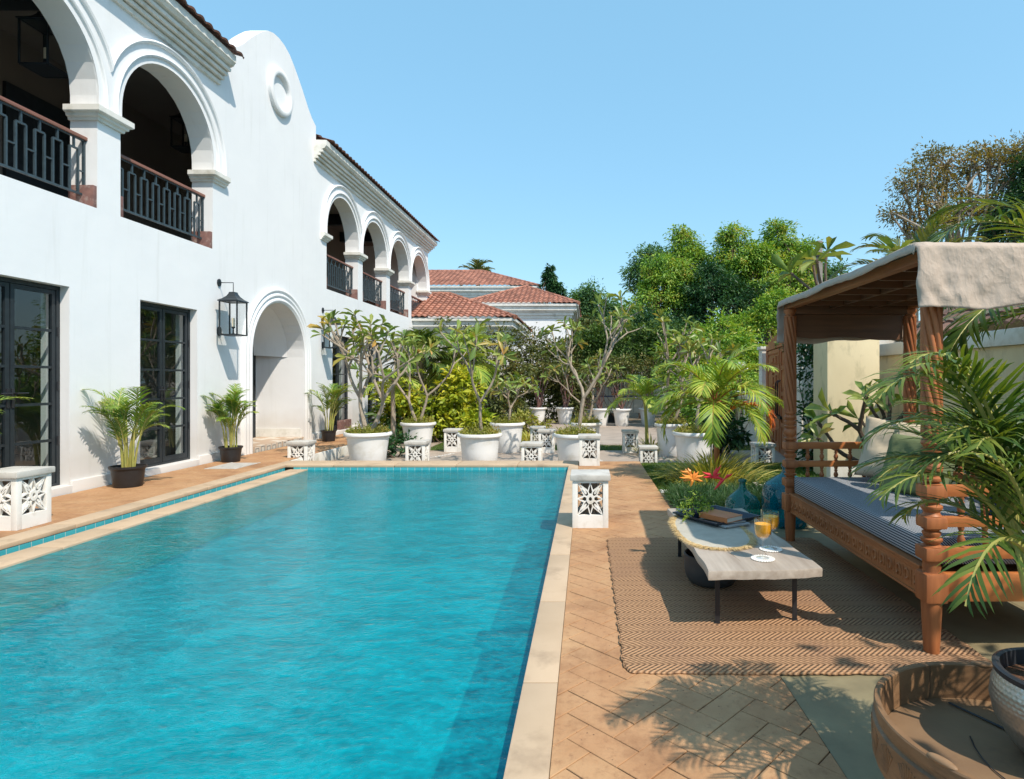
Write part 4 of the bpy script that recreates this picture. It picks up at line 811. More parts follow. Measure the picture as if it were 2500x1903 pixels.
for lab,l,s in BR:
    rng=np.random.default_rng(s+200); t=thing('potted_shrub',lab,'potted shrub',l,'white pots in the far row'); build(MB().lathe(pot_profile(.31,.2,.55),l,28,close=False),'pot','pot',t); build(MB().lathe([(.26,.51),(.001,.52)],l,16,close=False),'soil','soil',t)
    mb=MB(); C,D,Nn,S,cc=clumps([(l[0],l[1],l[2]+1.75,.6,.5,.5)],34,26,.13,.11,rng,.3,.45)
    for i in range(9): limb(mb,(l[0]+rng.normal()*.05,l[1]+rng.normal()*.05,l[2]+.5),cc[rng.integers(len(cc))][0],.022,.007,rng,5,.03,5)
    build(mb,'stem','redstone',t); inst_mesh('foliage',*LEAF,C,D,Nn,S,'hedge',t)
# ------------------------------------------------------------------ areca palms in black pots
def areca(name,label,loc,pr,ph,ht,seed,nf=26,leaf='areca',pot='blackpot',L=(.55,.8),ns=9,fan=None,grp='areca palms in black pots along the villa',ll=.2,potfn=None):
    rng=np.random.default_rng(seed); t=thing(name,label,'potted palm',loc,grp); x,y,z=loc
    if potfn: potfn(t)
    else:
        build(MB().lathe([(pr*.74,0),(pr*.78,.01),(pr*.9,ph*.8),(pr*.93,ph*.86),(pr*1.0,ph*.9),(pr*1.02,ph),(pr*.94,ph),(pr*.92,ph*.85)],loc,28,close=False),'pot',pot,t); build(MB().lathe([(pr*.92,ph*.86),(.001,ph*.9)],loc,20,close=False),'soil','soil',t)
    stems=[];fr=[]
    for i in range(ns):
        a=rng.random()*2*PI; q=rng.uniform(.0,.5)*pr; lean=rng.uniform(.05,.28); h=ht*rng.uniform(.40,.66); b=np.array([x+q*math.cos(a),y+q*math.sin(a),z+ph*.85]); tp=b+np.array([math.cos(a)*lean*h,math.sin(a)*lean*h,h]); mid=(b+tp)/2-np.array([math.cos(a),math.sin(a),0])*.02; stems.append(([b,mid,tp],[.013,.010,.007]))
        k=max(1,round(nf/ns))
        for j in range(k):
            az=a+rng.normal()*1.0 if j else a; s=b+(tp-b)*rng.uniform(.55,1); fr.append((tuple(s),az,R(rng.uniform(58,86)),rng.uniform(*L),24,R(rng.uniform(45,95)),ll,.011))
    palm_parts(t,stems,fr,rng,leaf,'stem'); return t
areca('areca_palm','leafy areca palm in a black pot between the two glass doors',(-5.40,7.16,0),.185,.245,1.10,5,30,L=(.38,.56),ns=12,ll=.18)
areca('areca_palm','smaller areca palm in a black pot just left of the arched doorway',(-5.46,9.33,0),.165,.235,1.12,9,26,L=(.34,.5),ns=10,ll=.16)
areca('areca_palm','areca palm in a black pot right of the arched doorway behind the frangipani',(-5.28,12.45,0),.155,.23,1.15,12,24,L=(.4,.6),ns=9,ll=.17)
areca('areca_palm','potted palm whose frond tips enter at the left picture edge before the glass door',(-5.30,4.72,0),.18,.24,1.10,23,28,L=(.55,.8),ns=10,ll=.24)
# ------------------------------------------------------------------ garden palms and shrubs
def crownpalm(name,label,base,ht,n,L,seed,mat='palm',tr=.035,ll=.34,lw=.028,orange=False,grp=None,trunkmat='stem',el=(5,82),dr=(70,125),n2=26):
    rng=np.random.default_rng(seed); t=thing(name,label,'palm tree',base,grp); x,y,z=base; top=(x+rng.normal()*.03,y,z+ht); fr=[]
    for i in range(n):
        u=i/(n-1); fr.append((top,i*2.4+rng.normal()*.15,R(el[1]-(el[1]-el[0])*u),L*rng.uniform(.85,1.1),n2,R(rng.uniform(*dr)),ll,lw))
    st=[([base,((x+top[0])/2+.01,y,z+ht*.5),top],[tr*1.25,tr,tr*.8])]
    palm_parts(t,st,fr,rng,mat,trunkmat,('trunk','crown'))
    if orange:
        p,C,D,Nn,S=frond((x+.03,y-.07,z+ht-.20),R(-20),R(50),.95,30,R(165),rng,.34,.022); mb=MB().tube(p[::3],[.013]*len(p[::3]),5); build(mb,'dead_stalk','orange',t); inst_mesh('dead_frond',*STRAP,C,D,Nn,S,'orange_leaf',t)
    return t
crownpalm('garden_palm','small palm with arching bright green fronds and one orange dying frond on the lawn',(1.66,7.75,-.05),1.0,19,.98,4,orange=True,ll=.40,lw=.02,n2=36,trunkmat='teakz')
crownpalm('garden_palm','small palm behind the many fronded lawn palm, left of it near the far pots',(1.22,12.2,GZ),1.05,14,.95,8,ll=.3,lw=.02,n2=34)
strap_clump('striped_grass_clump','yellow and green striped leaf clump at the foot of the small palm','plant',(1.60,7.62,-.05),.7,420,.50,.021,'varieg',3,spread=.75)
strap_clump('striped_grass_clump','small yellow striped leaf clump by the slabs left of the leaning white pot','plant',(1.28,12.0,GZ),.4,150,.42,.022,'varieg',4,spread=.6)
strap_clump('striped_grass_clump','yellow striped clump behind the two pierced blocks near the far pots','plant',(-1.35,14.2,GZ),.4,130,.4,.03,'varieg',5,spread=.8)
strap_clump('striped_grass_clump','pale striped leaf clump left of the middle pots on the lawn','plant',(-2.6,13.6,GZ),.4,120,.5,.03,'varieg',6,spread=.8)
shrub('leafy_shrub','dark glossy leafy shrub in the shade of the orange frond','shrub',(2.55,11.6,GZ),[(2.6,11.6,.35,.5,.4,.42)],'deep',40,20,.12,.16,.45,5)
shrub('leafy_shrub','low dark bush between the leftmost two big pots','shrub',(-3.75,11.4,GZ),[(-3.85,11.4,.05,.3,.3,.22),(-3.4,11.5,.0,.25,.2,.2)],'deep',40,22,.1,.09,.45,6)
shrub('golden_shrub','bright yellow leafed shrub behind the second big pot, left mass','shrub',(-3.6,14.2,GZ),[(-4.3,14.2,.75,.55,.4,.6),(-3.7,14.3,.5,.4,.4,.5)],'gold',70,26,.16,.16,.5,7)
shrub('golden_shrub','bright yellow leafed shrub in front of the hedge, between the middle pots','shrub',(-2.3,14.6,GZ),[(-3.05,14.6,.8,.42,.4,.85),(-2.6,14.3,.2,.35,.3,.35)],'gold',80,26,.15,.17,.5,8)
shrub('golden_shrub','small low yellow green shrub behind the middle pots','shrub',(-1.35,15.5,GZ),[(-1.6,15.5,.12,.6,.4,.3)],'moss',40,24,.12,.12,.5,9)
shrub('leafy_shrub','dark broad leafed shrub filling the bed behind the leftmost big pot','shrub',(-4.2,14.5,GZ),[(-4.4,14.3,.35,.6,.5,.55),(-3.6,14.8,.2,.6,.4,.4)],'shrub',60,20,.15,.22,.35,10)
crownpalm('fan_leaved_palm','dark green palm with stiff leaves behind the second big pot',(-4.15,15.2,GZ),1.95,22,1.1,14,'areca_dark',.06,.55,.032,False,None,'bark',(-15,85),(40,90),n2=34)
crownpalm('fan_leaved_palm','dark green palm with stiff leaves left of the tall trunk frangipani',(-3.2,15.9,GZ),1.9,22,1.2,15,'palm',.06,.55,.032,False,None,'bark',(-15,80),(40,90),n2=34)
crownpalm('feather_palm','young palm with a pale ringed trunk between the two left pots',(-4.05,12.75,GZ),1.35,9,.8,16,'palm',.05,.34,.03,False,None,'bark',(0,80),(60,110))
for i,(lab,bl,mt,n) in enumerate([
('clipped hedge of small leaves behind the pots, left stretch under the red roofs',[(-6.2,19.2,1.0,1.2,.5,1.6),(-4.5,19.3,1.2,1.2,.5,1.7),(-3.0,19.4,1.2,1.1,.5,1.75)],'hedge',260),
('brownish small leafed hedge behind the pots, middle stretch',[(-1.7,21.3,1.3,1.2,.5,1.75),(-.55,21.4,1.2,.75,.5,1.5)],'hedge',190),
('green leafy hedge overhanging the white van',[(1.2,21.5,2.35,1.3,.6,.85),(2.9,21.4,2.2,1.1,.6,.95),(.2,21.6,2.3,.7,.5,.8)],'shrub',190),
('dense green shrubbery left of the white gate pillar',[(3.2,18.5,1.3,.9,.6,1.5),(4.3,19,1.7,1.0,.6,1.6),(3.4,16.6,.6,.55,.5,.95)],'mango',200)]):
    shrub('hedge',lab,'hedge',(bl[0][0],bl[0][1],GZ),bl,mt,int(n*1.7),52,.22,.13 if mt!='mango' else .14,.42,60+i,'hedge stretches behind the garden',stems=14)
# ------------------------------------------------------------------ background trees (px centre, px radius at depth)
def P(x,y,Y): return ((x-1264)/1310*Y,Y,H+(820-y)/1310*Y)
def blob(x,y,rx,ry,Y,rz=None): c=P(x,y,Y); return (c[0],c[1],c[2],rx/1310*Y,(rz or rx*.8)/1310*Y,ry/1310*Y)
def btree(name,lab,Y,bl,mat,ncl,nl,size,seed,**k):
    if mat!='olive': size*=.72; ncl=int(ncl*1.55); k.setdefault('cr',.30); k.setdefault('shell',.62)
    B=[blob(*b[:4],Y+(b[4] if len(b)>4 else 0)) for b in bl]; r2=random.Random(seed)
    for b in list(B):
        for _k in range(5): a=r2.uniform(-.4,PI+.4); q=r2.uniform(.22,.5); B.append((b[0]+b[3]*.92*math.cos(a),b[1]+r2.uniform(-.5,.3)*b[4],b[2]+b[5]*.92*math.sin(a),b[3]*q,b[4]*q,b[5]*q))
    cx=np.mean([b[0] for b in B]); return tree(name,lab,'tree',(cx,Y,-.45),B,mat,ncl,nl,k.pop('cr'),size,k.pop('trunk',.2),None,k.pop('group','trees beyond the garden'),seed,**k)
btree('mango_tree','bright green mango tree at the left of the big tree group, orange new leaves',30,[(1440,600,50,42),(1415,665,55,50),(1480,650,50,50),(1400,730,40,40)],'mango',187,62,0.242,1,droop=.7)
btree('mango_tree','upright narrow bright green treetop standing above the tree group',32,[(1476,538,26,38),(1490,580,34,34)],'mango',102,62,0.242,2,droop=.7)
btree('leafy_tree','dark green tree in the middle of the tree group, thick shaded crown',29,[(1560,690,70,75),(1530,620,50,40),(1500,740,60,50)],'deep',204,62,0.252,3)
btree('mango_tree','tall green tree with tufted top at the centre of the tree group',31,[(1600,560,50,40),(1585,515,24,22),(1640,600,55,50),(1560,590,40,36)],'mango',204,62,0.242,4,droop=.6)
btree('mango_tree','tall green tree with highest rounded top, left of the utility pole',32,[(1685,520,38,32),(1712,560,40,40),(1660,590,50,50),(1715,640,40,50)],'mango',204,62,0.242,5,droop=.6)
btree('leafy_tree','yellow green climber covered tree low between the group and the daybed',22,[(1640,720,50,45),(1590,770,40,40),(1680,690,40,50),(1630,800,40,40)],'mango',221,54,0.168,6,cr=.25,trunk=.12)
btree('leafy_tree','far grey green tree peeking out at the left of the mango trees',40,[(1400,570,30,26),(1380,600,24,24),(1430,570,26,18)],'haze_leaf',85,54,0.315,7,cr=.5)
btree('leafy_tree','low dark round tree under the left end of the tree group',27,[(1380,720,55,42),(1440,760,60,45),(1340,750,45,45)],'deep',187,62,0.210,8)
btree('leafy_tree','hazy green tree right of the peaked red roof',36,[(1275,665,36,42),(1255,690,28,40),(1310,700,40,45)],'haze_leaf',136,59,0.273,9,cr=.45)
btree('leafy_tree','pale green bushy tree before the hazy tree right of the red roof',27,[(1290,740,50,40),(1225,730,30,30)],'hedge',119,59,0.210,10)
btree('mast_tree','narrow dark columnar tree above the peaked red roof',34,[(1184,612,9,34),(1203,635,9,24)],'deep',68,40,0.315,11,cr=.14,trunk=.08,droop=1.2,limbs=8)
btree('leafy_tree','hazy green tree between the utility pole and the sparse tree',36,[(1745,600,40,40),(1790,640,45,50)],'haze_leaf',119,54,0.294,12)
btree('leafy_tree','dark green tree at the upper right picture edge beside the sparse tree',20,[(2215,450,45,70),(2250,380,40,60),(2180,500,40,40)],'deep',153,54,0.168,13,cr=.25)
btree('rain_tree','large sparse tree with twisting open branches over the daybed canopy',21,[(2040,360,55,42),(2130,365,62,45),(1985,400,50,36),(1950,470,40,24),(2070,450,70,40),(2000,500,50,30),(2180,330,45,30),(2210,390,50,30)],'olive',560,26,.12,14,cr=.24,trunk=.15,shell=.5,limbs=300,bark='bark',droop=0)
crownpalm('coconut_palm','coconut palm top just above the highest red roof',P(1030,640,40),1.35,11,1.5,31,'coco',.14,.7,.08,False,'coconut palms',trunkmat='bark',dr=(60,110))
crownpalm('coconut_palm','coconut palm with upright fronds rising behind the daybed canopy',(8.6,16,-.4),4.2,17,2.4,33,'coco',.14,.75,.06,False,'coconut palms','bark',(0,88),(45,100))
crownpalm('coconut_palm','bright young palm fronds at the right edge above the canopy',(6.45,8.8,-.3),2.0,9,1.55,35,'palm',.09,.5,.04,False,'coconut palms','bark',(66,89),(8,26))
# tall thin frangipani behind the canopy
def freetree(name,label,base,args,seed,lean=(0,0),leaf='plum'):
    rng=np.random.default_rng(seed); t=thing(name,label,'tree',base,'frangipani trees in the ground'); mb=MB(); C,D,Nn,S=frangipani(mb,base,rng,*args,lean); build(mb,'trunk','bark_dark',t); inst_mesh('foliage',*OBOV,C,D,Nn,S,leaf,t); return t
freetree('frangipani_tree','tall frangipani whose leaf crown shows above the left end of the canopy',(3.75,8.6,-.1),(4.3,.42,1,2,.05,.42),5)
freetree('frangipani_tree','nearly bare frangipani forking behind the daybed cushions',(2.98,6.15,-.05),(1.35,.95,3,2,.042,.26),18,(.0,0))
# utility pole
t=thing('utility_pole','concrete utility pole with a dark cross arm above the trees','utility pole',(9.2,24,-.4)); build(MB().box(9.11,9.29,23.9,24.1,-.4,6.75,.02),'pole','concrete',t,smooth=0)
mb=MB().box(8.6,9.85,23.83,23.9,6.10,6.2).box(8.7,8.75,23.8,23.9,5.9,6.1); build(mb,'cross_arm','steel',t,smooth=0)
mb=MB(); 
for xx in (8.68,8.95,9.5,9.78): build(MB().lathe([(.03,0),(.05,.03),(.03,.06),(.045,.09),(.01,.12)],(xx,23.86,6.2),8),'insulator','concrete',t)
# van behind the hedge
vx0,vx1,vy=.25,4.1,22.6
t=thing('parked_van','white van with a thin blue stripe parked behind the far pots','van',((vx0+vx1)/2,vy,-.4))
mb=MB().box(vx0,vx1,vy,vy+1.9,.02,1.55,.06).box(vx0+.5,vx1-.05,vy+.06,vy+1.84,1.55,2.2,.12); build(mb,'body','vanwhite',t)
build(MB().box(vx0+.02,vx1-.02,vy-.004,vy+.01,.63,.675),'stripe','vanblue',t,smooth=0)
mb=MB(); 
for xx in (.8,1.75,2.9): mb.box(xx,xx+.012,vy-.003,vy+.01,.06,1.4)
build(mb,'door_seam','black',t,smooth=0)
mb=MB().box(1.02,1.06,vy-.006,vy+.01,.78,1.12).box(1.06,1.2,vy-.006,vy+.01,1.08,1.12).box(1.06,1.2,vy-.006,vy+.01,.78,.82).box(1.2,1.24,vy-.006,vy+.01,.83,1.07).box(1.10,1.15,vy-.006,vy+.01,.90,1.0); build(mb,'lettering','black',t,smooth=0)
build(MB().box(.93,1.13,vy-.007,vy+.01,.70,.76).box(1.62,1.85,vy-.007,vy+.01,.70,.76),'reflector','orange',t,smooth=0)
for xx in (1.0,3.3):
    mb=MB(); mb.rings([[(xx+r*math.cos(a),vy+dy,-.12+r*math.sin(a)) for a in [2*PI*k/20 for k in range(20)]] for r,dy in ((.2,.04),(.3,.02),(.32,.06),(.32,.22),(.2,.24))]); build(mb,'wheel','black',t)
build(MB().box(.5,1.7,vy+.02,vy+.05,1.6,2.05).box(1.8,3.0,vy+.02,vy+.05,1.6,2.05),'window','glass',t,smooth=0)
# ------------------------------------------------------------------ right boundary
t=thing('boundary_wall','cream boundary wall with flat cap running behind the daybed on the right','wall',(4.3,6,0))
build(MB().box(4.3,4.5,-2,9.3,-.3,1.60),'wall','creamwall',t,smooth=0); build(MB().box(4.25,4.55,-2.0,9.3,1.602,1.77,.01),'cap','white2',t)
t=thing('boundary_wall','white wall facing the pool behind the bare frangipani','wall',(4.6,9.5,0)); build(MB().box(3.87,6.4,9.4,9.6,-.3,2.02),'wall','white2',t,smooth=0); build(MB().box(3.84,6.45,9.36,9.64,2.022,2.10,.01),'cap','white2',t)
t=thing('wall_pillar','broad cream stained pillar standing behind the daybed','pillar',(3.5,8.2,0)); build(MB().box(3.17,3.86,8.0,8.5,-.3,2.15,.012),'shaft','creamwall',t)
t=thing('outbuilding','low outbuilding with weathered brown tiled roof beyond the cream wall','outbuilding',(6.5,6,0)); build(MB().box(4.9,9,2,9.2,-.3,2.1),'wall','creamwall',t,smooth=0)
tile_roof('roof',(4.62,1.5,1.86),(0,1,0),(.86,0,.5),38,12,.205,.3,'oldtile',t)
t=thing('garden_gate','carved reddish teak double gate with arched top between white posts','gate',(3.95,12.4,GZ))
def gx(y): return 3.48+(y-9.9)*.158
def gbox(mb,y0,y1,z0,z1,d0,d1):
    q=lambda y,d:(gx(y)-d,y); a,b,c,e=q(y0,d0),q(y1,d0),q(y1,d1),q(y0,d1)
    mb.add([(p[0],p[1],z) for z in (z0,z1) for p in (a,b,c,e)],[(3,2,1,0),(4,5,6,7),(0,1,5,4),(1,2,6,5),(2,3,7,6),(3,0,4,7)])
mb=MB(); gbox(mb,9.9,10.05,GZ,1.9,-.1,.03); gbox(mb,13.6,13.75,GZ,1.9,-.1,.03)
n=10
for i in range(n):
    a=9.9+3.85*i/n; b=9.9+3.85*(i+1)/n; zz=2.02+.15*math.sin(PI*(i+.5)/n); gbox(mb,a+.001,b-.001,1.90,zz,-.1,.03)
build(mb,'frame','gatewood',t,smooth=0)
for y0,y1 in ((10.06,11.81),(11.83,13.59)):
    mb=MB(); gbox(mb,y0,y1,GZ+.02,1.89,-.05,0); 
    for a in (y0+.06,y1-.14): gbox(mb,a,a+.08,GZ+.05,1.86,0,.025)
    for z in (GZ+.05,.35,.95,1.45,1.8): gbox(mb,y0+.141,y1-.141,z,z+.08,0,.022)
    lf=build(mb,'leaf','gatewood',t,smooth=0); mb=MB()
    for z0,z1 in ((GZ+.17,.31),(.47,.9),(1.07,1.41),(1.56,1.77)):
        m=(y0+y1)/2; h=(z1-z0)/2
        for k,(ww,dd) in enumerate(((.62,.02),(.48,.045),(.26,.07))):
            if z1-z0>.2 or k<2: gbox(mb,m-ww,m+ww,z0+h*(.12+.22*k),z1-h*(.12+.22*k),.0+k*.001,dd)
        if z1-z0>.3: gbox(mb,m-.08,m+.08,z0,z0+h*.3,0,.05); gbox(mb,m-.08,m+.08,z1-h*.3,z1,0,.05)
    build(mb,'carved_panel','gatewood',lf,smooth=0)
mb=MB(); 
for y in (11.7,11.94): x=gx(y)-.09; mb.tube([(x+.06,y,.55),(x,y,.6),(x,y,1.2),(x+.06,y,1.25)],.012,6)
gbox(mb,11.6,12.0,.50,.56,.0,.06); build(mb,'handle','steel',t)
t=thing('gate_pillar','white pillar at the left of the carved gate','pillar',(4.12,14.0,GZ)); build(MB().box(4.0,4.2,13.85,14.1,-.3,1.95),'shaft','white2',t,smooth=0); build(MB().box(3.96,4.24,13.82,14.13,1.951,2.02,.01),'cap','white2',t)
t=thing('boundary_wall','white garden wall beyond the gate behind the small palm','wall',(4.1,17,GZ)); build(MB().box(4.05,4.2,14.11,18,-.3,.95),'wall','white2',t,smooth=0)
t=thing('gate_pillar','white pillar at the right of the carved gate beside the climbing plant','pillar',(3.55,9.8,GZ)); build(MB().box(3.42,3.64,9.66,9.89,-.3,1.98),'shaft','white2',t,smooth=0)
t=thing('boundary_wall','white wall stretch between the gate and the white back wall','wall',(3.75,9.5,GZ)); build(MB().box(3.645,3.86,9.45,9.6,-.3,1.95),'wall','white2',t,smooth=0)
shrub('climbing_plant','dark leafy climber growing up beside the gate and cream pillar','climber',(3.38,8.9,-.1),[(3.30,8.8,.55,.17,.2,.65),(3.30,8.8,1.35,.17,.2,.45),(3.22,8.8,1.8,.2,.2,.22)],'deep',70,20,.1,.09,.5,31,stems=12)
shrub('bougainvillea','trailing bougainvillea shoots over the top of the carved gate','climber',(3.72,10.9,1.0),[(3.55,10.6,1.95,.18,.5,.14)],'shrub',16,12,.1,.06,.55,32,stems=6)
shrub('flowering_bush','orange flowers on a bush above the cream wall at the right','bush',(4.9,5.9,.9),[(4.3,5.75,1.83,.15,.1,.10)],'orange_leaf',12,12,.05,.05,.7,33,stems=4)
shrub('white_flower_bush','white flower head beside the white gate pillar','bush',(3.7,14.9,.2),[(3.75,14.9,1.55,.13,.1,.1)],'bead',10,16,.05,.07,.8,34,stems=4)
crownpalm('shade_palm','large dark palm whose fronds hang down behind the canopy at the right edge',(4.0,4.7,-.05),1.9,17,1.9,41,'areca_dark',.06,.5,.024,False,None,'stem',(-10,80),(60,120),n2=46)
shrub('leafy_shrub','shaded shrub between the daybed and the cream wall','shrub',(3.4,4.2,-.05),[(3.4,4.2,.6,.35,.6,.5),(3.5,5.2,.5,.3,.5,.4)],'deep',60,20,.12,.16,.4,36)
# tree outside the frame on the right that throws the dappled light over the deck
def shadet(): 
    rng=np.random.default_rng(77); b=[(2.75,-.05,2.55,.6,.45,.3),(3.2,.9,2.8,.5,.45,.35),(3.5,2.1,3.0,.45,.5,.35),(1.7,-.75,2.45,.5,.35,.25)]
    tree('shade_tree','leafy tree beside the camera whose crown dapples the foreground paving',"tree",(3.9,.0,0),b,'mango',30,10,.15,.17,.10,None,None,77,limbs=30)
shadet()
# ------------------------------------------------------------------ daybed
AX,BX,AY,BY=1.575,2.50,2.775,4.70
bed=thing('daybed','carved teak four poster daybed with rope twist posts on the right','daybed',(2.04,3.74,0))
def post(x,y):
    mb=MB(); prof=[(.030,0),(.033,.01),(.038,.10),(.044,.235),(.044,.243)]; mb.lathe(prof,(x,y,0),20)
    for z0,z1,s in ((.2435,.378,.052),(.433,.496,.052),(.577,.634,.050),(.716,.777,.050)): mb.box(x-s,x+s,y-s,y+s,z0,z1,.014)
    mb.lathe([(.038,.3785),(.036,.385),(.040,.40),(.036,.415),(.041,.4325)],(x,y,0),24)
    mb.lathe([(.046,.4965),(.030,.505),(.046,.522),(.046,.530),(.032,.537),(.040,.553),(.040,.560),(.030,.566),(.044,.5765)],(x,y,0),24)
    mb.lathe([(.044,.6345),(.036,.642),(.034,.65),(.046,.668),(.046,.678),(.032,.688),(.038,.700),(.046,.706),(.044,.7155)],(x,y,0),24)
    mb.lathe([(.046,.7775),(.030,.785),(.046,.795),(.047,.805),(.030,.815),(.032,.822),(.045,.836),(.048,.855),(.040,.872),(.032,.880),(.042,.888),(.044,.898),(.034,.905),(.036,.915),(.044,.925),(.044,.935),(.032,.942),(.040,.955),(.046,.965),(.040,.98),(.034,.986),(.044,.995),(.044,1.01)],(x,y,0),28)
    zs=[1.0101]+[1.02+.008*i for i in range(89)]+[1.735]
    mb.lathe([(.041,z) for z in zs],(x,y,0),96,fn=lambda r,z,a:r-.0105+.0160*abs(math.sin(4*(a+z*5.0)))**.5)
    mb.lathe([(.046,1.7355),(.047,1.745),(.036,1.752),(.036,1.76),(.048,1.775),(.050,1.79),(.044,1.80)],(x,y,0),28)
    build(mb,'post','teakz',bed,smooth=45)
for x in (AX,BX):
    for y in (AY,BY): post(x,y)
def baluster(z0,z1,x,y):
    h=z1-z0; mb=MB(); mb.lathe([(.012,0),(.016,.04*h),(.009,.10*h),(.015,.2*h),(.018,.36*h),(.011,.55*h),(.009,.62*h),(.015,.70*h),(.009,.78*h),(.014,.9*h),(.014,h)],(x,y,z0),14); build(mb,'baluster','teakz',bed)
for y in (AY,BY):
    for z0,z1 in ((.438,.490),(.582,.629),(.720,.773)): build(MB().box(AX+.053,BX-.053,y-.016,y+.016,z0,z1,.004),'rail','teakx',bed)
    for z0,z1 in ((.4905,.5815),(.6295,.7195)):
        for i in range(7): baluster(z0,z1,AX+.053+(BX-AX-.106)*(i+.75)/7.5,y)
    build(MB().box(AX+.053,BX-.053,y-.018,y+.018,.245,.372,.004),'end_board','teakx',bed)
for z0,z1 in ((.582,.629),(.720,.773)): build(MB().box(BX-.016,BX+.016,AY+.053,BY-.053,z0,z1,.004),'back_rail','teak',bed)
for i in range(14): baluster(.6295,.7195,BX,AY+.053+(BY-AY-.106)*(i+.5)/14)
for x,s in ((AX,-1),(BX,1)):
    sr=build(MB().box(x-.014,x+.014,AY+.053,BY-.053,.235,.372,.003).box(x-.022+(-.004 if s<0 else .0),x+.024,AY+.054,BY-.054,.3725,.388,.004),'side_rail','teak',bed)
    if s<0: # S scroll carving
        mb=MB(); n=22; st=(BY-AY-.12)/n
        for i in range(n):
            yc=AY+.06+st*(i+.5); f=1 if i%2 else -1; r=.027; P_=[]
            for k in range(15):
                a=-PI*.25+2*PI*.86*k/14; rr=r*(1-.035*k) if k<15 else r; P_.append((x-.0145,yc+f*rr*math.cos(a)*.92,.305+rr*math.sin(a)*1.25))
            mb.tube(P_,[.0062]*12+[.0075,.009,.010],6); bmn=(x-.0145,yc+f*.0,.305); mb.lathe([(.001,0),(.009,.002),(.006,.006),(.001,.007)],(0,0,0),8) if False else None
            mb.tube([(x-.0145,yc-st*.5,.268),(x-.0145,yc-st*.5+f*.006,.305),(x-.0145,yc-st*.5,.343)],[.003,.006,.003],5)
        mb.box(x-.020,x-.0145,AY+.055,BY-.055,.240,.252,.002).box(x-.020,x-.0145,AY+.055,BY-.055,.358,.370,.002); build(mb,'carving','teak',sr)
build(MB().box(AX+.015,BX-.015,AY+.02,BY-.02,.30,.345),'bed_base','teak',bed,smooth=0)
# canopy frame
ZT=1.80
for x in (AX,BX): build(MB().box(x-.03,x+.03,AY-.055,BY+.055,ZT+.001,ZT+.05,.004),'canopy_beam','teak',bed)
for y in (AY,BY): build(MB().box(AX+.031,BX-.031,y-.03,y+.03,ZT-.04,ZT+.048,.004),'canopy_beam','teakshade',bed)
for i in range(1,7): y=AY+(BY-AY)*i/7; build(MB().box(AX+.032,BX-.032,y-.011,y+.011,ZT-.005,ZT+.042),'canopy_slat','teakshade',bed)
for i in range(1,3):
    x=AX+(BX-AX)*i/3; n=7
    for j in range(n): a=AY+(BY-AY)*j/n; b=AY+(BY-AY)*(j+1)/n; build(MB().box(x-.014,x+.014,a+.032,b-.032 if j==n-1 else b-.0115,ZT+.0,ZT+.040),'canopy_rafter','teakshade',bed)
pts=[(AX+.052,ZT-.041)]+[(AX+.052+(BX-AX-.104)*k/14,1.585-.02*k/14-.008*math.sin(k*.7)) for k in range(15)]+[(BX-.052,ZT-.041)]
build(MB().prism(pts,lambda u,v,q:(u,BY+.01+q,v),0,.014),'valance_shade_board','teakshade',bed)  # dark board added inside the far flap to give the cloth its shade
# canopy cloth
def cloth():
    X0,X1=AX-.118,BX+.06; Yn,Yf=AY-.085,BY+.075; zt=ZT+.062; path=[]
    def seg(a,b,n): 
        for i in range(n): u=i/n; path.append((a[0]+(b[0]-a[0])*u,a[1]+(b[1]-a[1])*u))
    seg((Yn-.004,1.575),(Yn,zt-.02),26); seg((Yn,zt-.02),(Yn+.02,zt),3); seg((Yn+.02,zt),(Yf-.02,zt),70); seg((Yf-.02,zt),(Yf,zt-.02),3); seg((Yf,zt-.02),(Yf+.004,1.55),14); path.append((Yf+.004,1.55))
    nx=60; mb=MB(); V=[]
    for i,(y,z) in enumerate(path):
        hang=z<zt-.015; row=[]
        for j in range(nx+1):
            u=j/nx; x=X0+(X1-X0)*u; q=mnoise.noise(Vector((x*7,z*4,y*2)))*.012+mnoise.noise(Vector((x*23,z*15,y*12)))*.009-abs(mnoise.noise(Vector((x*11+z*7,z*6-x*3,y*5))))*.016+.006
            yy,zz,xx=y,z,x
            if hang:
                s=-1 if y<3.5 else 1; d=(zt-z)/.29; yy+=s*(.012*d+q*(.5+.9*d)+.007*math.sin(x*34+1.3*math.sin(x*9))*d); zz+=(.012*math.sin(x*6+1)+.006*math.sin(x*17))*d
                zz-=.010*d*(x-X0)*-1
                if j==0: xx+=.012*mnoise.noise(Vector((3,z*14,y)))
            else:
                zz+=q*.35+.004*math.sin(y*7+x*5)-.004; e=min(u,1-u)
                if u<.035: k=(1-u/.035); zz-=k*(.045+.012*mnoise.noise(Vector((y*3.1,1,1)))+.003*mnoise.noise(Vector((y*11,4,1)))); xx=X0-.004+ (u/.035)*.01
            xx+=.045*(min(1,max(0,(y-Yn)/(Yf-Yn))))*(1-u); row.append((xx,yy,zz))
        V.append(row)
    for row in V: mb.v+=row
    n1=nx+1
    for i in range(len(V)-1):
        for j in range(nx): mb.f.append((i*n1+j,i*n1+j+1,(i+1)*n1+j+1,(i+1)*n1+j))
    o=build(mb,'canopy_cloth','linen',None,(2.04,3.74,1.86),smooth=80); m=o.modifiers.new('thickness','SOLIDIFY'); m.thickness=.004; m.offset=1
    return tag(o,'crumpled beige linen cloth draped over the daybed canopy with hanging front flap','cloth')
cloth()
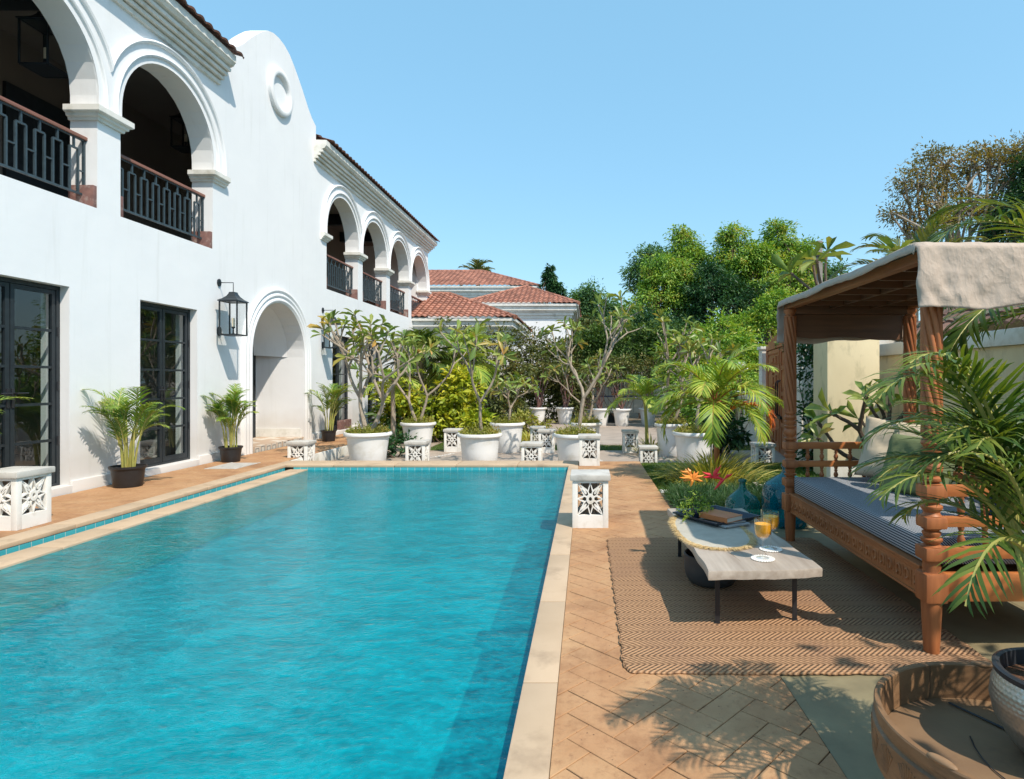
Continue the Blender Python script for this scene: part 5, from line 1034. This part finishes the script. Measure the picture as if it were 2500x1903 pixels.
# mattress and cushions
mb=MB(); bm=bmesh.new(); bmesh.ops.create_cube(bm,size=1)
for v in bm.verts: v.co=((AX+BX)/2-.008+v.co.x*(BX-AX-.035),(AY+BY)/2+v.co.y*(BY-AY-.10),.451+v.co.z*.122)
bmesh.ops.bevel(bm,geom=bm.edges[:],offset=.018,segments=3,affect='EDGES',profile=.5); bmesh.ops.subdivide_edges(bm,edges=[e for e in bm.edges if e.calc_length()>.3],cuts=16,use_grid_fill=True)
for v in bm.verts:
    q=mnoise.noise(Vector((v.co.x*5,v.co.y*3,v.co.z*6)))*.008; v.co.z+=q*.5 if v.co.z>.45 else 0
mb.bm(bm); tag(build(mb,'mattress','stripe',None,(2.04,3.74,.39),smooth=50),'blue and white pinstriped mattress lying on the daybed','mattress')
def cushion(name,label,c,w,h,th,mat,rz,tilt,seed,grp='cushions on the daybed',roll=0):
    n=22; mb=MB(); V=[]; rng=random.Random(seed)
    for s in (1,-1):
        for i in range(n+1):
            for j in range(n+1):
                u=2*i/n-1; v=2*j/n-1; pin=1-.07*(abs(u)**2*(1-abs(v)**2)+abs(v)**2*(1-abs(u)**2)) ; x=u*w/2*(1-.06*(1-abs(u))*0)*(1-.05*v*v*0); x=u*w/2*(1-.07*(1-v*v)*abs(u)**3); z=v*h/2*(1-.07*(1-u*u)*abs(v)**3)
                t_=max(0,(1-u**4)*(1-v**4))**.45*th/2; t_*=1+.18*mnoise.noise(Vector((u*2+seed,v*2,s))); cr=.010*mnoise.noise(Vector((u*6+seed,v*6,s*3)))*(1 if t_>.01 else 0); V.append((x,s*(t_+cr),z))
    k=(n+1)**2
    for s in (0,1):
        for i in range(n):
            for j in range(n): a=s*k+i*(n+1)+j; mb.f.append((a,a+1,a+n+2,a+n+1) if s else (a,a+n+1,a+n+2,a+1))
    mb.v=V; m=Matrix.Translation(c)@Matrix.Rotation(rz,4,'Z')@Matrix.Rotation(tilt,4,'X')@Matrix.Rotation(roll,4,'Y'); mb.xf(m); bm=bmesh.new(); me=bpy.data.meshes.new('t'); me.from_pydata(mb.v,[],mb.f); bm.from_mesh(me); bmesh.ops.remove_doubles(bm,verts=bm.verts[:],dist=.0008); bpy.data.meshes.remove(me); mb=MB().bm(bm)
    return tag(build(mb,name,mat,None,(c[0],c[1],.515),smooth=80),label,'cushion',grp)
cushion('cushion','big cream square cushion leaning at the far end of the daybed',(2.27,4.36,.735),.58,.46,.24,'cream_fab',R(-34),R(-20),1,roll=R(7))
cushion('cushion','dark green cushion leaning in front of the cream cushion',(2.16,3.96,.69),.46,.42,.19,'green_fab',R(-62),R(-20),2)
cushion('cushion','navy blue cushion behind the near right post, seen through the rails',(2.28,3.1,.70),.46,.42,.17,'blue_fab',R(-80),R(-16),3)
# ------------------------------------------------------------------ rug
def rug():
    x0,x1,y0,y1,r=.165,1.785,2.585,4.785,.05; mb=MB(); n=120; 
    def edge(u): return .004*math.sin(u*17)+.003*math.sin(u*41+1)
    pts=[]
    for cx,cy,a0 in ((x1-r,y1-r,0),(x0+r,y1-r,PI/2),(x0+r,y0+r,PI),(x1-r,y0+r,1.5*PI)):
        for k in range(7): a=a0+PI/2*k/6; pts.append((cx+r*math.cos(a),cy+r*math.sin(a)))
    P2=[]
    for i,p in enumerate(pts):
        q=pts[(i+1)%len(pts)]; d=math.dist(p,q); m=max(1,int(d/.03))
        for k in range(m): u=k/m; x=p[0]+(q[0]-p[0])*u; y=p[1]+(q[1]-p[1])*u; P2.append((x+edge(y*2),y+edge(x*2)+ (.02*math.sin((x-x0)*2.2) if y<3 else 0)*-.5))
    m=len(P2); c=((x0+x1)/2,(y0+y1)/2); rings=[]
    for s,z in ((1,.001),(1.0015,.006),(.997,.012)): rings.append([(c[0]+(x-c[0])*s,c[1]+(y-c[1])*s,z) for x,y in P2])
    mb.rings(rings,True,True); return mb
rg_=tag(build(rug(),'rug','rug',None,(.975,3.68,0),smooth=40),'brown woven jute herringbone rug under the coffee table','rug')
mb=MB(); P3=[(.175+.012*math.cos(i),2.63+i*.0,.0) for i in range(1)]
pts=[]; x0,x1,y0,y1=.165,1.785,2.585,4.785
for i in range(230): u=i/229; y=y1-.05-(y1-y0-.10)*u; pts.append((x0+.004*math.sin(y*34)+.003*math.sin(y*82+1)-.002,y,.007+.0006*math.sin(i*1.7)))
mb.tube(pts,[.0042+.0005*math.sin(i*2.1) for i in range(230)],6); build(mb,'binding','rug',rg_) 
# ------------------------------------------------------------------ coffee table
TZ=.32
tb=thing('coffee_table','low coffee table with a thick bleached plank top and black steel legs','coffee table',(.87,3.68,.012))
mb=MB(); bm=bmesh.new(); nx,ny=14,30; Cn=[(.592,2.952),(1.164,3.008),(1.135,4.41),(.587,4.404)]
def tpos(u,v):
    a=[Cn[0][k]+(Cn[1][k]-Cn[0][k])*u for k in (0,1)]; b=[Cn[3][k]+(Cn[2][k]-Cn[3][k])*u for k in (0,1)]; x,y=a[0]+(b[0]-a[0])*v,a[1]+(b[1]-a[1])*v
    return x+(.006*math.sin(v*9+u)+.004*math.sin(v*23))*(abs(u-.5)*2)**3,y+(.007*math.sin(u*6+.5)-.010*(1-(2*u-1)**2)*(1 if v<.5 else 0))*(abs(v-.5)*2)**6
rings=[]
for z,s in ((TZ-.043,.996),(TZ-.006,1),(TZ,.992)):
    ring=[]
    for i in range(ny): ring.append((0,i/ny,z,s))
    for i in range(nx): ring.append((i/nx,1,z,s))
    for i in range(ny): ring.append((1,1-i/ny,z,s))
    for i in range(nx): ring.append((1-i/nx,0,z,s))
    R_=[]
    for u,v,z_,s_ in ring: x,y=tpos(.5+(u-.5)*s_,.5+(v-.5)*(1-(1-s_)*.4)); R_.append((x,y,z_+.0015*math.sin(x*40+y*23)))
    rings.append(R_)
mb.rings(rings,True,True); top=build(mb,'tabletop','tabletop',tb,smooth=25)
mb=MB()
for (xa,off) in ((.78,.0),(.97,.15)): mb.tube([(xa+.012*math.sin(k*.9+off*9),3.0+k*.06,TZ+.0001) for k in range(2,12)],[.0008+.0012*(k%3==1) for k in range(2,12)],4)
build(mb,'crack','oldwood',top)
for i,(x,y) in enumerate(((.668,3.10),(1.075,3.14),(1.07,4.27),(.655,4.27))):
    mb=MB(); mb.box(x-.012,x+.012,y-.003,y+.003,.0125,TZ-.048).box(x-.003,x+.012,y-.003,y+.03,TZ-.055,TZ-.045); mb.box(x-.014,x+.014,y-.010,y+.010,.0121,.016); build(mb,'leg','steel',tb)
# placemat with straw fringe
mc=(.765,3.765); MA,MBb=.205,.425
def mring(s,z): return [(mc[0]+MA*s*(abs(math.cos(a))**.75)*math.copysign(1,math.cos(a)),mc[1]+MBb*s*(abs(math.sin(a))**.75)*math.copysign(1,math.sin(a)),z) for a in [2*PI*k/72 for k in range(72)]]
pm=thing('placemat','oval cream cloth mat with straw fringe lying on the coffee table','placemat',(mc[0],mc[1],TZ))
build(MB().rings([mring(1,TZ+.001),mring(1,TZ+.005),mring(.97,TZ+.006)]),'cloth','matcloth',pm,smooth=30)
rng=np.random.default_rng(9); n=2600; a=rng.random(n)*2*PI; rx=np.abs(np.cos(a))**.75*np.sign(np.cos(a)); ry=np.abs(np.sin(a))**.75*np.sign(np.sin(a)); q=rng.uniform(.95,1.02,n)
C=np.stack([mc[0]+MA*q*rx,mc[1]+MBb*q*ry,np.full(n,TZ+.006)],1); D=np.stack([rx/MA,ry/MBb,np.zeros(n)],1); D/=np.linalg.norm(D,axis=1,keepdims=True); D+=rng.normal(size=(n,3))*.32; D[:,2]=np.abs(D[:,2])*.3; Nn=rng.normal(size=(n,3))*.2; Nn[:,2]+=1; s=.044*rng.uniform(.6,1.2,n)
inst_mesh('fringe',*BLADE,C,D,Nn,np.stack([s,np.full(n,.0035),s],1),'straw',pm)
# tray (turned 30 degrees)
tc=(.865,4.057); ang=math.atan2(.227,.345); m=Matrix.Translation((tc[0],tc[1],TZ+.006))@Matrix.Rotation(ang,4,'Z'); a=.165; b=.205; mb=MB()
r=[[(-a,-a,0),(a,-a,0),(a,a,0),(-a,a,0)],[(-b,-b,.028),(b,-b,.028),(b,b,.028),(-b,b,.028)],[(-b,-b,.033),(b,-b,.033),(b,b,.033),(-b,b,.033)]]; b2=b-.008;a2=a-.004
r+= [[(-b2,-b2,.032),(b2,-b2,.032),(b2,b2,.032),(-b2,b2,.032)],[(-a2,-a2,.005),(a2,-a2,.005),(a2,a2,.005),(-a2,a2,.005)]]
mb.rings(r,True,True).xf(m); tag(build(mb,'serving_tray','tray',None,(tc[0],tc[1],TZ+.006),smooth=0),'square black lacquered tray set diagonally on the coffee table','tray')
def book(name,label,c,w,l,h,rz,cover,z):
    t=thing(name,label,'book',(c[0],c[1],z),'books stacked on the tray'); m=Matrix.Translation((c[0],c[1],z))@Matrix.Rotation(rz,4,'Z')
    mb=MB().box(-w/2,w/2,-l/2,l/2,0,.003,.001).box(-w/2,w/2,-l/2,l/2,h-.003,h,.001).box(-w/2,-w/2+.003,-l/2,l/2,.0031,h-.0031); mb.xf(m); build(mb,'cover',cover,t)
    mb=MB().box(-w/2+.0035,w/2-.005,-l/2+.004,l/2-.004,.0031,h-.0031); mb.xf(m); build(mb,'pages','paper',t,smooth=0)
book('book','wide grey magazine at the bottom of the book stack on the tray',(.89,3.93),.21,.26,.010,ang+R(-4),'greybook',TZ+.0115)
book('book','dark patterned notebook in the middle of the book stack',(.915,3.955),.15,.21,.012,ang+R(-14),'darkbook',TZ+.022)
book('book','brown leather bound book on top of the stack',(.87,3.935),.165,.225,.032,ang+R(6),'leather',TZ+.0345)
# heliconia in a small vase
vs=thing('flower_vase','small vase on the tray with green sprigs and one orange and one red heliconia','vase of flowers',(.735,4.06,TZ+.012)); z0=TZ+.012
build(MB().lathe([(.028,0),(.032,.01),(.034,.05),(.022,.075),(.024,.085),(.020,.085),(.018,.07)],(.735,4.06,z0),18,close=False),'vase','tray',vs)
mb=MB(); st1=[(.735,4.06,z0+.03),(.75,4.05,z0+.16),(.80,4.02,z0+.24),(.85,3.99,z0+.30)]; st2=[(.735,4.06,z0+.03),(.725,4.07,z0+.16),(.715,4.08,z0+.26)]
for s in (st1,st2): mb.tube(s,[.004,.0035,.003,.0025][:len(s)],6)
for i in range(7): aa=i*1.1; mb.tube([(.735,4.06,z0+.06),(.735+.05*math.cos(aa),4.06+.05*math.sin(aa),z0+.13),(.735+.13*math.cos(aa),4.06+.12*math.sin(aa),z0+.13+.03*math.sin(i*2))],[.002,.0015,.001],4)
mb.tube([(.72,4.05,z0+.05),(.66,3.98,z0+.045),(.62,3.90,z0+.01)],[.002,.0015,.001],4)
build(mb,'stem','shrub',vs)
def bracts(base,dirs,mat):
    mb=MB()
    for d,L in dirs:
        d=Vector(d).normalized(); b=Vector(base); e=b+d*L; mid=b+d*L*.35+Vector((0,0,.008)); mb.tube([b,mid,b+d*L*.7,e],[.004,.0115,.007,.0008],8)
    return mb
build(bracts((.715,4.08,z0+.25),[((-1,0,.5),.085),((-.7,.2,1),.09),((-1,0,-.1),.07),((.8,0,.35),.085),((.9,.1,-.15),.075),((.2,0,1),.06),((-.5,-.1,.1),.10),((.5,0,.75),.07),((-.2,.0,-.6),.05)],'orange').join(bracts((.70,4.08,z0+.285),[((-1,0,.35),.075),((-.4,0,.9),.05)],'orange')),'orange_flower','orange',vs)
build(bracts((.835,3.995,z0+.275),[((.55,-.1,1),.105),((-.8,0,.45),.085),((-1,0,.1),.07),((.9,-.1,-.1),.075),((.8,0,.55),.06),((.3,0,1),.08)],'red').join(bracts((.905,3.98,z0+.27),[((-.75,0,-.75),.10),((.7,0,.5),.065)],'red')),'red_flower','red',vs)
rng=np.random.default_rng(5); n=420; C=[];D=[]
for i in range(n):
    aa=rng.random()*2*PI; q=rng.random()**.6*.12; C.append((.74+q*math.cos(aa)-.01,4.06+q*math.sin(aa),z0+.04+rng.random()*.15*(1.15-q/.12))); D.append(rng.normal(size=3)+np.array([0,0,.4]))
for i in range(60): u=rng.random(); C.append((.72-.10*u,4.05-.15*u,z0+.05-.03*u)); D.append(rng.normal(size=3))
C=np.array(C);k=len(C); inst_mesh('sprig',*LEAF,C,np.array(D),rng.normal(size=(k,3)),np.tile([.020,.009,.02],(k,1))*rng.uniform(.6,1.3,(k,1)),'palm',vs)
# glasses and coasters
def glass(label,x,y):
    z=TZ+.0065; t=thing('wine_glass',label,'glass',(x,y,z),'stemmed glasses of orange juice'); 
    out=[(.034,.0),(.034,.0015),(.012,.004),(.0042,.012),(.0036,.05),(.0038,.088),(.010,.097),(.030,.108),(.041,.125),(.0445,.15),(.0435,.203)]; inn=[(.0420,.203),(.0430,.15),(.0395,.127),(.029,.111),(.008,.102),(.0001,.101)]
    g=MB().lathe(out+inn,(x,y,z),32,close=False); build(g,'bowl','wine',t)
    build(MB().lathe([(.0001,.1025),(.008,.1035),(.028,.1125),(.0385,.128),(.0418,.15),(.0415,.178),(.0001,.178)],(x,y,z),32,close=False),'juice','juice',t)
def coaster(label,x,y):
    mb=MB().lathe([(.050,.0005),(.052,.003),(.050,.005),(.001,.005)],(x,y,TZ),32,close=False)
    for r,n,s in ((.056,26,.0065),(.045,22,.004),(.034,18,.0035)):
        for i in range(n): aa=2*PI*i/n; mb.lathe([(.0005,-s*.6),(s*.8,-s*.3),(s,0),(s*.7,s*.45),(.0005,s*.6)],(x+r*math.cos(aa),y+r*math.sin(aa),TZ+.0045),6,close=False)
    tag(build(mb,'coaster','bead',None,(x,y,TZ),smooth=40),label,'coaster','white beaded coasters on the table')
glass('glass of orange juice nearer the camera on the table',.916,3.158); glass('farther glass of orange juice on the table, partly behind the other',1.011,3.335)
coaster('white beaded coaster under the nearer juice glass',.916,3.158); coaster('white beaded coaster under the farther juice glass',1.011,3.335)
tag(build(MB().lathe([(.10,.0),(.135,.012),(.158,.05),(.165,.10),(.165,.165),(.168,.178),(.160,.182),(.152,.175),(.150,.10),(.12,.03),(.001,.025)],(.765,3.72,.0125),44,close=False),'fire_bowl','bowl',None,(.765,3.72,.0125),smooth=40),'deep dark iron bowl standing on the rug under the coffee table','bowl')
# demijohns
def jar(name,label,x,y,prof,mat,lip):
    t=thing(name,label,'glass bottle',(x,y,0),'large blue green glass bottles'); build(MB().lathe(prof,(x,y,.0),44,close=False),'body',mat,t,smooth=50); build(MB().lathe(lip,(x,y,0),24,close=False),'lip',mat,t)
jar('demijohn','smaller squat blue green glass demijohn behind the coffee table',1.295,5.05,[(.001,.004),(.09,.004),(.118,.02),(.142,.10),(.148,.18),(.140,.24),(.112,.285),(.062,.325),(.035,.352),(.026,.375),(.024,.405)],'greenglass',[(.025,.405),(.033,.407),(.034,.418),(.030,.430),(.022,.431),(.020,.40)])
jar('demijohn','larger blue glass demijohn standing beside the far left bed post',1.735,5.27,[(.001,.004),(.15,.004),(.185,.02),(.205,.09),(.213,.22),(.205,.30),(.172,.365),(.10,.415),(.052,.44),(.038,.46),(.036,.495)],'blueglass',[(.037,.495),(.047,.497),(.048,.512),(.042,.525),(.034,.525),(.032,.49)])
# white planter kerb behind the bed
t=thing('planter_kerb','low white kerb of a plant bed behind the daybed rail','kerb',(3.0,7.3,0)); build(MB().box(2.95,4.2,7.35,7.48,-.2,.24,.01),'kerb_wall','white2',t)
# ------------------------------------------------------------------ foreground tray table and palm
tt=thing('round_tray_table','round weathered carved wooden tray table at the bottom right corner','tray table',(1.158,1.609,0)); c=(1.158,1.609,0); Ro=.36
build(MB().lathe([(Ro-.020,.232),(Ro-.020,.337),(Ro-.017,.341),(Ro-.003,.341),(Ro,.337),(Ro,.315),(Ro-.004,.312),(Ro-.004,.298),(Ro+.004,.293),(Ro+.004,.200),(Ro-.002,.195),(Ro-.002,.182),(Ro-.02,.165),(Ro-.03,.15),(Ro-.05,.145),(Ro-.05,.228)],c,144,close=False),'rim','traywood',tt,smooth=35)
build(MB().lathe([(Ro-.021,.2325),(.001,.2345)],c,48,close=False).lathe([(Ro-.05,.15),(.001,.15)],c,48,close=False),'tray_surface','oldtop',tt)
mb=MB()
for i in range(9):
    a0=2*PI*i/9+.35; 
    mb.tube([(c[0]+(Ro-.0198)*math.cos(a0),c[1]+(Ro-.0198)*math.sin(a0),z) for z in (.236,.338)],.0013,4)
build(mb,'rim_joint','steel',tt)
mb=MB(); 
for a0 in (3.62,1.25): 
    x,y=c[0]+(Ro-.01)*math.cos(a0),c[1]+(Ro-.01)*math.sin(a0); bm=bmesh.new(); bmesh.ops.create_uvsphere(bm,u_segments=14,v_segments=8,radius=1)
    for v in bm.verts: p=Vector((v.co.x*.013,v.co.y*.038,v.co.z*.009)); p.rotate(Matrix.Rotation(a0,3,'Z')); v.co=p+Vector((x,y,.342))
    build(MB().bm(bm),'knob','oldwood',tt)
mb=MB(); n=28
for i in range(n): # fan carving around the outside
    a0=2*PI*i/n
    for k in range(-3,4):
        aa=a0+k*.026; mb.tube([(c[0]+(Ro+.0035)*math.cos(a0),c[1]+(Ro+.0035)*math.sin(a0),.208),(c[0]+(Ro+.0035)*math.cos(aa),c[1]+(Ro+.0035)*math.sin(aa),.285-.005*abs(k))],[.0015,.0032],5)
build(mb,'carving','traywood',tt)
mb=MB(); mb.tube([(c[0]+.10*math.cos(2.3+k*.30)*(1),c[1]+.02+.05*k*(-1)+.10,.2375) for k in range(5)],[.002]*5,4)
mb.tube([(c[0]-.02,c[1]+.30,.2375),(c[0]+.05,c[1]+.17,.2375),(c[0]+.09,c[1]+.08,.2375),(c[0]+.05,c[1]-.02,.2375),(c[0]+.06,c[1]-.08,.2375),(c[0]+.2,c[1]-.17,.2375)],[.003,.004,.003,.003,.004,.003],4) 
build(mb,'crack','steel',tt)
for a0 in (.5,2.1,3.65,5.2):
    mb=MB(); mb.lathe([(.022,0),(.03,.02),(.028,.06),(.036,.09),(.026,.11),(.034,.148)],(c[0]+.27*math.cos(a0),c[1]+.27*math.sin(a0),0),14); build(mb,'leg','oldwood',tt)
def silverpot(t):
    x,y,z=1.268,1.615,.238; prof=[(.07,0),(.09,.006),(.13,.05),(.158,.10),(.167,.145),(.163,.185),(.152,.215)]; P_=[]
    for (r0,z0_),(r1,z1_) in zip(prof,prof[1:]):
        for k in range(10): P_.append((r0+(r1-r0)*k/10,z0_+(z1_-z0_)*k/10))
    P_.append(prof[-1])
    def dim(r,zz,a):
        i=round(zz/.0125); ph=(i%2)*.5; u=(a/(2*PI)*64+ph); du=(u-round(u)); dv=(zz/.0125-i); q=max(0,1-(du*du+dv*dv)*5.0); return r-.0020*q
    build(MB().lathe(P_,(x,y,z),256,fn=dim,close=False),'pot','silver',t,smooth=60)
    build(MB().lathe([(.151,.215),(.158,.218),(.160,.232),(.152,.236),(.142,.234),(.138,.20),(.136,.18)],(x,y,z),48,close=False),'rim','rimdark',t)
    build(MB().lathe([(.137,.195),(.001,.20)],(x,y,z),24,close=False),'soil','soil',t)
def bigareca():
    rng=np.random.default_rng(61); t=thing('potted_areca_palm','tall dark green areca palm in a hammered silver pot at the right edge','potted palm',(1.268,1.615,.238)); silverpot(t)
    x,y,z=1.285,1.615,.44; stems=[];fr=[]
    for i in range(11):
        a=rng.random()*2*PI; h=rng.uniform(.30,.72); lean=rng.uniform(.05,.2); b=np.array([x+.05*math.cos(a),y+.05*math.sin(a),z-.02]); tp=b+np.array([math.cos(a)*lean*h,math.sin(a)*lean*h,h]); stems.append(([b,(b+tp)/2,tp],[.008,.0065,.005]))
        for j in range(3): s=b+(tp-b)*rng.uniform(.6,1); fr.append((tuple(s),a+rng.normal()*1.1,R(rng.uniform(45,82)),rng.uniform(.38,.6),24,R(rng.uniform(50,105)),.20,.0085))
    for az,el,L,dr in ((PI*.97,50,.56,88),(PI*.88,44,.58,75),(PI*1.03,60,.52,100),(PI*.93,68,.66,110)): fr.append(((x-.02,y,z+.42),az,R(el),L,28,R(dr),.20,.0085))
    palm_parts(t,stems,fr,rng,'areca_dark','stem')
bigareca()
for m_ in M.values(): m_.use_backface_culling=False
